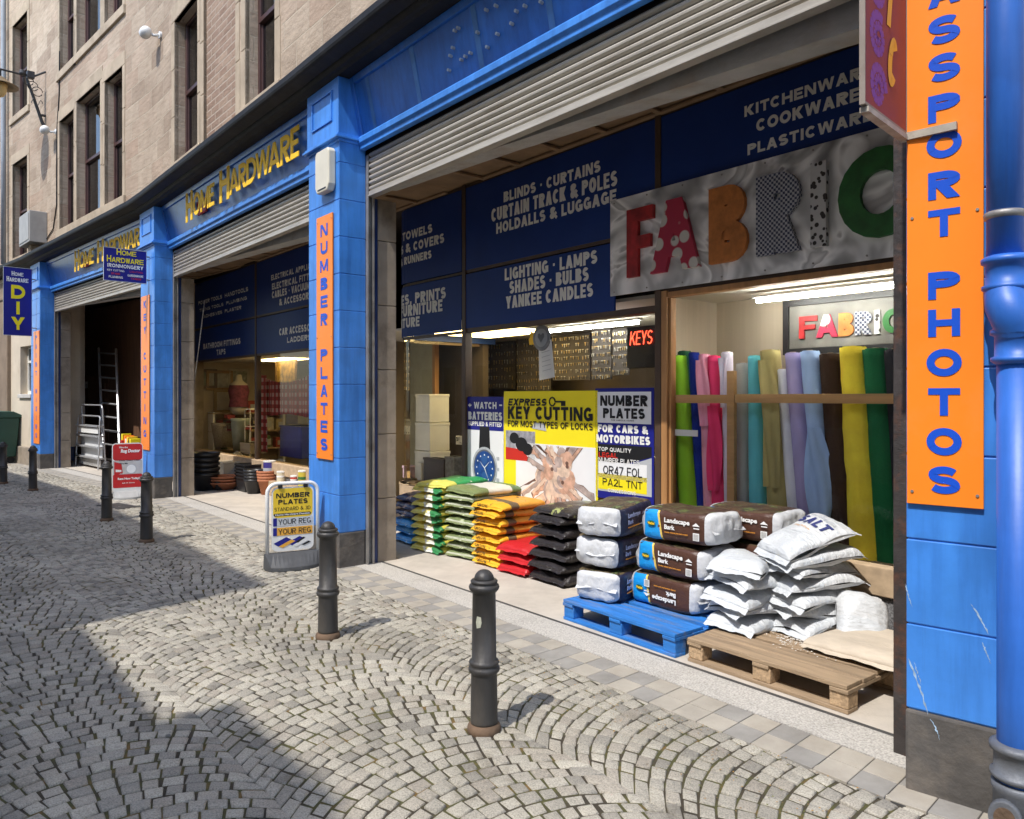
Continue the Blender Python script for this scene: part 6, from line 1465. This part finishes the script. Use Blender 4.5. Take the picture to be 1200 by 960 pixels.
sg = random.Random(88); proto = []
for k in range(6):
    mb = MB(); col = [(.32,.05,.04),(.06,.12,.30),(.42,.36,.22),(.10,.20,.09),(.48,.46,.42),(.45,.22,.05)][k]
    if k % 2: mb.lathe([(.09,0),(.09,.22),(.07,.25),(.03,.27)], 14)
    else: mb.box(-.12,.12,-.1,.1,0,.26)
    mb.box(-.07,.07,-.108,-.101,.06,.18,1); proto.append([mb, M(f'stock_{k}', col, .5, .25, 9), 0])
x = .1; row = 0
while row < 3:
    k = sg.randrange(6); w_ = .27+sg.uniform(0,.07)
    if x+w_ > sl_-.05: row += 1; x = .08; continue
    if sg.random() > .12:
        pr = proto[k]
        if not pr[2]: o = pr[0].build('stock_item', [pr[1], GREYV], None, bevel=.006); pr[2] = o
        else: o = pr[2].copy(); COL.objects.link(o)
        o.location = C(sa-.15, sd+x+w_/2, .03+.476+row*.38); o.rotation_euler = (0,0,heading(sa)+math.pi/2+sg.uniform(-.1,.1)); s_ = sg.uniform(.75,1.05); o.scale = (s_,s_,s_)
        tag(o, 'small packaged item standing on the left wall shelves of the hardware shop', 'stock', 'packaged stock on the hardware shop shelves')
    x += w_
WARM = M('warm_lamp', (.9,.7,.35), .5, 0, 1, emis=(1,.72,.28), estr=5.0)
def clight(u, d, z, w_, dp, label):
    t = thing('ceiling_light', label, 'ceiling light', u, d, z, 'lit panels on the shop ceilings'); MB().box(-w_/2,w_/2,-dp/2,dp/2,-.02,0).build('diffuser', WARM, t); MB().box(-w_/2-.03,w_/2+.03,-dp/2-.03,dp/2+.03,.0,.008).build('tray', WHT, t)
clight(-7.3, 2.5, 2.305, 1.3, .5, 'warm lit ceiling panel behind the left pane of the hardware window')
clight(-5.2, 3.0, 2.305, 1.0, .5, 'warm lit ceiling panel above the gingham cloth')
ST = None
clight(-1.15, 2.7, 2.425, 1.3, .9, 'warm yellow ceiling panel behind the rounded corner window')
ST = None
# ------------------------------------------------------------------ inside the key window
TUBE = M('fluorescent', (.9,.9,.9), .5, 0, 1, emis=(1,.98,.9), estr=30)
def tube_light(p0, p1, z, d, label):
    a, b = U(p0,d), U(p1,d); t = thing('tube_light', label, 'tube light', (a+b)/2, d, z, 'fluorescent tubes behind the shop glass'); L_ = (b-a)/2
    MB().tube([(-L_,0,-.02),(L_,0,-.02)], .016, 10).build('tube', TUBE, t); MB().box(-L_-.03,L_+.03,-.03,.03,.004,.03).build('batten', WHT, t)
tube_light(643,745,2.385,2.75,'fluorescent tube under the ceiling of the key window')
tube_light(890,1050,2.385,2.15,'fluorescent tube in the fabric window above the inner sign')
PEG = M('peg_board', (.045,.038,.035), .7, .3, 6)
rk = random.Random(31)
def keyboard(px0, px1, py0, py1, d, label, cols, rows):
    a, z1 = UZ((px0,py0), d); b = U(px1,d); z0 = Z(px0,py1,d); t = thing('key_rack', label, 'key rack', a, d, z0, 'racks of key blanks in the key window'); W_, H2 = b-a, z1-z0
    MB().box(0,W_,0,.02,0,H2).build('board', PEG, t)
    mb = MB()
    for i in range(cols):
        for j in range(rows):
            if rk.random() < .12: continue
            x, z = W_*(i+.5)/cols+rk.uniform(-.008,.008), H2*(j+.62)/rows; h2 = H2/rows*rk.uniform(.35,.6)
            mb.box(x-.012,x+.012,-.02,-.012,z-h2*.25,z, rk.randrange(3)); mb.box(x-.005,x+.005,-.018,-.013,z-h2,z-h2*.25-.001, rk.randrange(3))
    mb.build('key_blanks', [M('key_nickel',(.42,.41,.38),.35,.2,metal=.5),M('key_brass',(.40,.29,.13),.35,.2,metal=.5),M('key_dull',(.16,.14,.12),.4,.2,metal=.5)], t)
keyboard(550,604,386,456,4.0,'left rack of key blanks on the back wall',18,8)
keyboard(606,646,392,458,3.9,'dark rack of key blanks behind the paper notice',14,8)
keyboard(648,692,394,446,3.6,'middle dark rack of key blanks',16,7)
keyboard(694,715,386,445,3.2,'tall rack of key blanks left of the tan display',11,7)
keyboard(718,736,386,440,3.2,'narrow rack of keys on a tan panel beside the neon sign',8,6)
p = at(751,396,2.35); t = thing('neon_sign', 'red neon sign reading KEYS on a dark board', 'neon sign', p.x, 2.35, p.z); NEON = M('neon_red', (.8,.05,.03), .4, 0, 1, emis=(1,.07,.03), estr=2.2)
a, b = U(738,2.33)-p.x, U(764,2.33)-p.x; h_ = Z(751,388,2.33)-Z(751,404,2.33); box_part('board', BLP, t, a-.05, b+.06, 0, .03, -h_*2.2, h_*.85); MB().text('KEYS', a, b, -h_/2, h_/2, -.01, -.012, .003, shear=.1).build('lettering', NEON, t)
# counter, boxes and clutter
t = thing('shop_counter', 'dark shop counter inside the key window', 'counter', .6, 2.9, .03); MB().box(-1.6,1.7,0,.6,0,.9).build('cabinet', M('counter_brown',(.12,.07,.04),.5,.2), t, bevel=.01); MB().box(-1.65,1.75,-.04,.64,.904,.94).build('worktop', M('worktop_grey',(.22,.21,.2),.4,.1), t, bevel=.006)
for k, (px, w_, h_, m_, l) in enumerate([(560,.35,.3,'m_b','grey key cutting machine on the counter'),(600,.3,.42,'m_c','blue cardboard display box on the counter'),(640,.4,.25,'m_d','orange and black tool case on the counter'),(690,.3,.4,'m_e','dark till on the counter'),(725,.3,.3,'m_f','brown parcel on the counter')]):
    col = [(.2,.2,.21),(.05,.08,.2),(.3,.12,.05),(.03,.03,.035),(.22,.14,.08)][k]; goods('counter_goods', px, 470, 3.0, w_, h_, .3, M(m_, col, .5, .2), l, 'goods', z=.975)
WGRY = M('display_white', (.60,.60,.55), .6, .06, 3)
for k in range(3):
    p = at(495,570,1.98); zz = .56+k*.36; t = thing('display_box', f'plain cream display box, {["bottom","middle","top"][k]} of three behind the left pane', 'box', p.x, 1.98, zz, 'cream boxes behind the rounded window'); w_ = .36-.02*k
    MB().box(-w_/2,w_/2,0,.3,0,.35).build('carton', WGRY, t, bevel=.008); MB().box(-w_/2-.004,w_/2+.004,-.004,.304,.318,.352).build('lid', WGRY, t, bevel=.004)
p0_, p1_ = U(512,3.4), U(542,3.4); t = thing('inner_door', 'varnished brown door inside the key shop', 'door', (p0_+p1_)/2, 3.4, .03); w_ = p1_-p0_
MB().box(-w_/2,w_/2,0,.05,0,2.02).build('leaf', M('door_brown',(.17,.085,.04),.45,.2,3,stretch=(5,5,.6)), t, bevel=.005); f = MB(); f.box(-w_/2-.08,-w_/2-.003,-.02,.06,0,2.1); f.box(w_/2+.003,w_/2+.08,-.02,.06,0,2.1); f.box(-w_/2,w_/2,-.02,.06,2.025,2.1); f.build('frame', TIMBER, t)
MB().lathe([(.02,-.05),(.03,-.03),(.012,0)], 12, (-w_*.35,0,.98), axis='y').build('handle', STEEL, t)
p = at(494,455,2.9); t = thing('partition_panel', 'pale green partition behind the cream display boxes', 'partition', p.x, 2.9, .03); MB().box(-.55,.3,0,.05,0,2.38).build('sheet', M('pale_green_panel',(.36,.35,.24),.7,.08), t); MB().box(.303,.37,-.01,.06,0,2.38).build('post', TIMBER, t)
for px, py, l in ((523,410,'wire rack of small packets above the inner door'),(518,505,'small white card on the inner door frame'),(538,516,'framed price card by the window mullion')):
    p = at(px,py,3.3 if py < 450 else 2.4); t = thing('wall_display', l, 'display', p.x, p.y, p.z); s_ = .30 if py < 450 else .07
    MB().box(-s_,s_,0,.02,-s_*.8,s_*.8).build('backing', PEG if py < 450 else PSW, t)
    mb = MB()
    for k in range(14):
        x, z = rk.uniform(-s_*.85,s_*.7), rk.uniform(-s_*.75,s_*.55); mb.box(x,x+s_*.18,-.02,-.002,z,z+s_*.2,k % 3)
    mb.build('packets', [GOLD,GREYV,M('packet_brown',(.25,.14,.07),.5,.2)] if py < 450 else [GREYV,GREYV,BLK], t)
for px, w_, h_, l, m_ in ((475,.14,.16,'small pink box on the left window sill',M('pink_box',(.5,.35,.4),.5,.2,9)),(491,.10,.22,'white leaflet holder on the left window sill',WGRY),(508,.45,.30,'dark case behind the compost stacks inside the window',M('dark_case',(.05,.04,.04),.5,.2)),(527,.2,.34,'grey gadgets stacked inside the window corner',M('gadget_grey',(.15,.16,.17),.4,.5,16))):
    goods('window_goods', px, 570, 1.93, w_, h_, .14, m_, l, 'goods', z=.545)
t = thing('hanging_notice', 'white paper notice hanging in the key window', 'notice', *(lambda p: (p.x, 1.745, p.z))(at(639,422,1.745))); MB().add([(-.10,0,.17),(.09,0,.20),(.14,0,-.17),(-.09,0,-.20)], [(3,2,1,0)]).build('sheet', PAPER, t)
ln = MB(); 
for k in range(6): ln.quad((-.06+k*.004,-.002,.12-k*.045),(.06+k*.006,-.002,.14-k*.045),(.06+k*.006,-.002,.134-k*.045),(-.06+k*.004,-.002,.114-k*.045))
ln.build('writing', GREYV, t)
t = thing('hanging_dial', 'round grey heart dial sign hanging above the paper notice', 'sign', *(lambda p: (p.x, 1.745, p.z))(at(635,396,1.745))); MB().lathe([(.125,-.008),(.13,0)], 28, axis='y').build('disc', M('dial_grey',(.25,.26,.28),.5,.2), t); MB().lathe([(.09,-.010),(.09,-.0085)], 28, axis='y').build('face', GREYV, t)
MB().poly([(0,-.05),(.05,.01),(.045,.04),(.02,.045),(0,.025),(-.02,.045),(-.045,.04),(-.05,.01)][::-1], -.0125).build('heart', M('dial_dark',(.18,.19,.21),.5,.1), t); MB().tube([(0,0,.13),(.0,0,.28)], .003, 5).build('string', BLK, t)
t = thing('hanging_hand', 'small yellow hand shaped tag beside the grey dial', 'tag', *(lambda p: (p.x, 1.76, p.z))(at(623,397,1.76))); hm = MB(); hm.poly([(-.035,-.06),(-.045,0),(-.03,.005),(-.03,.055),(-.012,.055),(-.012,.075),(.008,.075),(.008,.06),(.028,.06),(.03,-.01),(.05,.02),(.06,.01),(.035,-.06)][::-1], 0, 0, .006); hm.build('cutout', YEL, t)
# ------------------------------------------------------------------ fabric window
rf = random.Random(17)
def roll(xt, yt, wt, xb, col, label, wb=None, fuzz=False, flap=None, yb=None, back=0.0):
    db, dt = 1.85+back, 1.90+back; r0 = (wt/2)/F*C(U(xt,dt),dt).y; r1 = r0*(wb or 1.08)
    a = Vector((U(xb,db), db, .505)); b = at(xt, yt, dt); b.y = dt
    t = bpy.data.objects.new('fabric_roll', None); COL.objects.link(t); o = C(*a); t.location = o; t.rotation_euler = (0,0,heading(a.x)); tag(t, label, 'fabric roll', 'rolls of fabric standing in the fabric window')
    v = b-a; n_ = 26; ns = 26; mb = MB(); vs, fs = [], []; ph = rf.uniform(0,50)
    for i in range(n_+1):
        s = i/n_; c = v*s
        for k in range(ns):
            an = 2*math.pi*k/ns; rr = (r1+(r0-r1)*s)*(1+.05*noise.noise((math.cos(an)*2+ph,math.sin(an)*2,s*5))+.045*noise.noise((math.cos(an)*5+ph,math.sin(an)*5,s*9))+.02*noise.noise((an*3,s*26+an*2,ph)))
            if fuzz: rr *= 1+.04*noise.noise((an*9,s*45,ph))
            vs.append((c.x+rr*math.cos(an), c.y+rr*math.sin(an), c.z))
    for i in range(n_):
        for k in range(ns): fs.append((i*ns+k,i*ns+(k+1)%ns,(i+1)*ns+(k+1)%ns,(i+1)*ns+k))
    fs.append(tuple(n_*ns+k for k in range(ns))); mb.add(vs, fs)
    nm = 'cloth_'+label.split(' roll')[0].replace(' ','_')
    mt = M(nm, tuple(min(.95,c*1.22) for c in col), .9, .16, 5, .5 if fuzz else .35, 60 if fuzz else 7, spec=.15, stretch=(1,1,.35) if not fuzz else (1,1,1))
    o_ = mb.build('cloth', mt, t); o_.data.polygons.foreach_set('use_smooth', [True]*len(o_.data.polygons))
    sp = MB(); 
    sp.tube([(v.x+r0*(1-k/40)*.93*math.cos(k*.55), v.y+r0*(1-k/40)*.93*math.sin(k*.55), v.z+.004) for k in range(38)], .004, 5); sp.build('rolled_end', mt, t)
    MB().tube([(v.x,v.y,v.z-.02),(v.x*1.01,v.y*1.01,v.z+.012)], .022, 12).build('cardboard_core', SILLW, t)
    if flap:
        zs0, zs1, out = flap; q = MB(); vs, fs = [], []
        for i in range(13):
            s = zs0+(zs1-zs0)*i/12
            for j in range(9):
                k = j/8; c = v*s; an = -2.2+1.5*k; rr = (r1+(r0-r1)*s)*1.06+.012+.018*math.sin(k*9+s*7)
                ww = out*math.sin(math.pi*min(1,(s-zs0)/(zs1-zs0)*1.0)) 
                vs.append((c.x+rr*math.cos(an)+ww*(k-.35), c.y+rr*math.sin(an)-.02*k, c.z))
        for i in range(12):
            for j in range(8): fs.append((i*9+j,i*9+j+1,(i+1)*9+j+1,(i+1)*9+j))
        q.add(vs, fs); qo = q.build('loose_fold', mt, t); qo.data.polygons.foreach_set('use_smooth', [True]*len(qo.data.polygons))
    return t
def rz(x, y): return 770+x/3.69, 400+y/3.69
RL = [('dark green plush roll behind the lime roll',(118,46),60,150,(.02,.10,.05),{'back':.12}),
('lime green roll at the left end of the fabric row',(88,66),80,150,(.27,.60,.035),{}),
('royal blue roll beside the lime roll',(160,52),46,200,(.012,.03,.26),{'back':.04}),
('pale pink roll left of the hot pink roll',(205,60),48,232,(.72,.32,.43),{'flap':(.60,.97,.05)}),
('hot pink roll with a loose fold',(246,66),54,272,(.80,.05,.16),{'flap':(.25,.72,.07)}),
('white lilac roll tied at its top',(302,50),50,322,(.62,.58,.68),{'flap':(.70,.97,-.05)}),
('grey roll behind the wooden post',(366,98),50,372,(.36,.35,.33),{}),
('silver lilac roll hidden behind the post',(332,150),40,365,(.45,.42,.52),{'back':.05}),
('turquoise roll in the fabric row',(420,66),54,440,(.12,.47,.53),{'wb':1.45}),
('khaki roll with loose creases',(490,42),84,535,(.38,.32,.13),{'flap':(.3,.95,.03)}),
('slim white roll shorter than its neighbours',(541,125),46,608,(.62,.63,.68),{'wb':1.25}),
('lilac roll beside the light blue roll',(588,54),66,660,(.33,.29,.50),{}),
('light blue roll with a knotted drape',(662,46),80,745,(.31,.44,.68),{'flap':(.15,.62,.10)}),
('dark brown roll left of the yellow roll',(750,58),90,815,(.045,.026,.018),{'fuzz':True}),
('fluffy yellow roll in the fabric row',(848,28),108,915,(.80,.58,.05),{'fuzz':True,'wb':1.35}),
('dark green fleece roll at the right end',(945,36),104,1010,(.012,.12,.045),{'fuzz':True}),
('black roll half hidden at the far right end',(1030,40),90,1090,(.02,.02,.025),{})]
for l, (x, y), w_, xb, col, kw in RL:
    px, py = rz(x, y); roll(px, py, w_/3.69, rz(xb,0)[0], col, l, **kw)
d_ = 1.745; a, b = U(782,d_), 5.0; z_ = Z(900,467.5,d_)
t = thing('display_rail', 'plain wooden rail and post holding the fabric rolls upright', 'rail', a, d_, 0); PINE = M('pine_rail', (.52,.30,.125), .6, .15, 4, .1, 30, stretch=(.6,5,5))
u_ = U(855,d_)-a; MB().box(0,u_-.035,-.015,.015,z_-.035,z_+.03).build('rail', PINE, t, bevel=.003); MB().box(u_+.035,b-a,-.015,.015,z_-.03,z_+.035).build('rail', PINE, t, bevel=.003); MB().box(u_-.032,u_+.032,-.02,.02,.505,Z(855,435,d_)).build('post', PINE, t, bevel=.003)
MB().box(.03,.32,-.021,-.0165,z_-.30,z_-.25).build('price_ticket', WHT, t)
d_ = 2.50; a, z1_ = UZ((926,360), d_); z0_ = Z(928,409,d_); t = thing('inner_sign', 'small framed FABRIC sign on the back wall of the fabric window', 'sign', a, d_, z0_); L_, h_ = 2.0, z1_-z0_
L_ = 5.02-a
box_part('panel', M('dim_satin',(.15,.145,.13),.5,.5,3), t, 0, L_, -.012, .0, 0, h_); f = MB(); f.box(-.05,L_,-.03,.0,-.05,-.002); f.box(-.05,L_,-.03,0,h_+.002,h_+.05); f.box(-.05,-.002,-.03,0,-.002,h_+.002); f.build('frame', BLP, t)
sp = [(U(x,2.49)-a, U(y,2.49)-a) for x, y in ((937,957),(956,980),(981,998),(999,1018),(1020.5,1027),(1030,1053))]
fabric_letters(t, [(x, y) for x, y in sp], [h_*.22]*6, [h_*.74]*6, .012, FM)
# ------------------------------------------------------------------ the other side of the street (shades the cobbles, shows in the glass)
def opposite(u0, u1, z1, label, mat):
    t = bpy.data.objects.new('opposite_building', None); COL.objects.link(t); tag(t, label, 'building')
    mb = MB(); mb.sweep([(-7.4,-.05),(-7.4,z1),(-12.5,z1),(-12.5,-.05)], span(u0,u1)); part(mb, 'wall', mat, t)
    c = MB(); c.sweep([(-7.22,z1+.002),(-7.22,z1+.14),(-12.6,z1+.14),(-12.6,z1+.002)], span(u0,u1)); part(c, 'eaves', DRESS, t)
    u = u0+.8
    while u < u1-1.2:
        for z in (1.0, 4.0, 6.2):
            if z+1.6 > z1-.3: continue
            w_ = MB(); w_.box(u-.08,u+1.08,-7.40,-7.35,z-.1,z+1.7); wo_ = part(w_, 'window', WHT, t); g = MB(); g.quad((u,-7.347,z),(u+1,-7.347,z),(u+1,-7.347,z+1.6),(u,-7.347,z+1.6)); part(g, 'pane', M('dark_glass',(.03,.035,.04),.08,.1), wo_)
        u += 2.2
    return t

ch = MB(); pts = [at(x, y, .62) for x, y in ((240,352),(234,400),(228,445),(223,480),(216,500),(213.5,502))]
for q0, q1 in zip(pts, pts[1:]):
    n_ = max(2, int((q1-q0).length/.045))
    for k in range(n_):
        c0 = q0.lerp(q1, k/n_); c1 = q0.lerp(q1, (k+.8)/n_); ch.tube([tuple(c0),tuple(c1)], .008, 5)
tag(ch.build('shutter_chain', STEEL, None, fn=CV), 'thin steel shutter chain hanging at the left side of the hardware bay', 'chain')
OPM = M('opposite_render', (.68,.65,.60), .9, .1, 2)
opposite(-22.0, 1.50, 9.75, 'tall rendered building across the street, out of view', OPM)
opposite(1.505, 3.30, 7.55, 'low rendered building across the street, out of view', CREAM)
opposite(3.305, 4.45, 8.10, 'narrow pale rendered building across the street, out of view', OPM)
opposite(4.455, 12.0, 8.0, 'middle height grey building across the street, out of view', GREYW)
scene.render.engine = 'CYCLES'

# crumbs of moss and dry leaf in the joints near the pavement
lt = MB(); rl = random.Random(77)
for k in range(1500):
    u = rl.uniform(1.2,5.6); d = -.14-abs(rl.gauss(0,.28)); s = rl.uniform(.002,.0065); a = rl.uniform(0,6.28); z = .0045+rl.uniform(0,.003)
    if noise.noise((u*3,d*5,1.)) < .02: continue
    c_, s_ = math.cos(a)*s, math.sin(a)*s
    lt.add([(u+c_,d+s_,z),(u-s_*.7,d+c_*.7,z+.002),(u-c_,d-s_,z),(u+s_*.6,d-c_*.6,z+.001)], [(0,1,2,3)], rl.randrange(3))
o = lt.build('leaf_litter', [M('ochre_crumb',(.34,.19,.05),.95,.3),M('moss_crumb',(.13,.14,.03),.95,.3),M('brown_crumb',(.20,.13,.06),.95,.3)], None, fn=CV)
tag(o, 'ochre moss crumbs and dry leaf bits scattered along the paving edge', 'litter', None, 'stuff')
scene.cycles.max_bounces = 12; scene.cycles.diffuse_bounces = 6; scene.cycles.transparent_max_bounces = 16
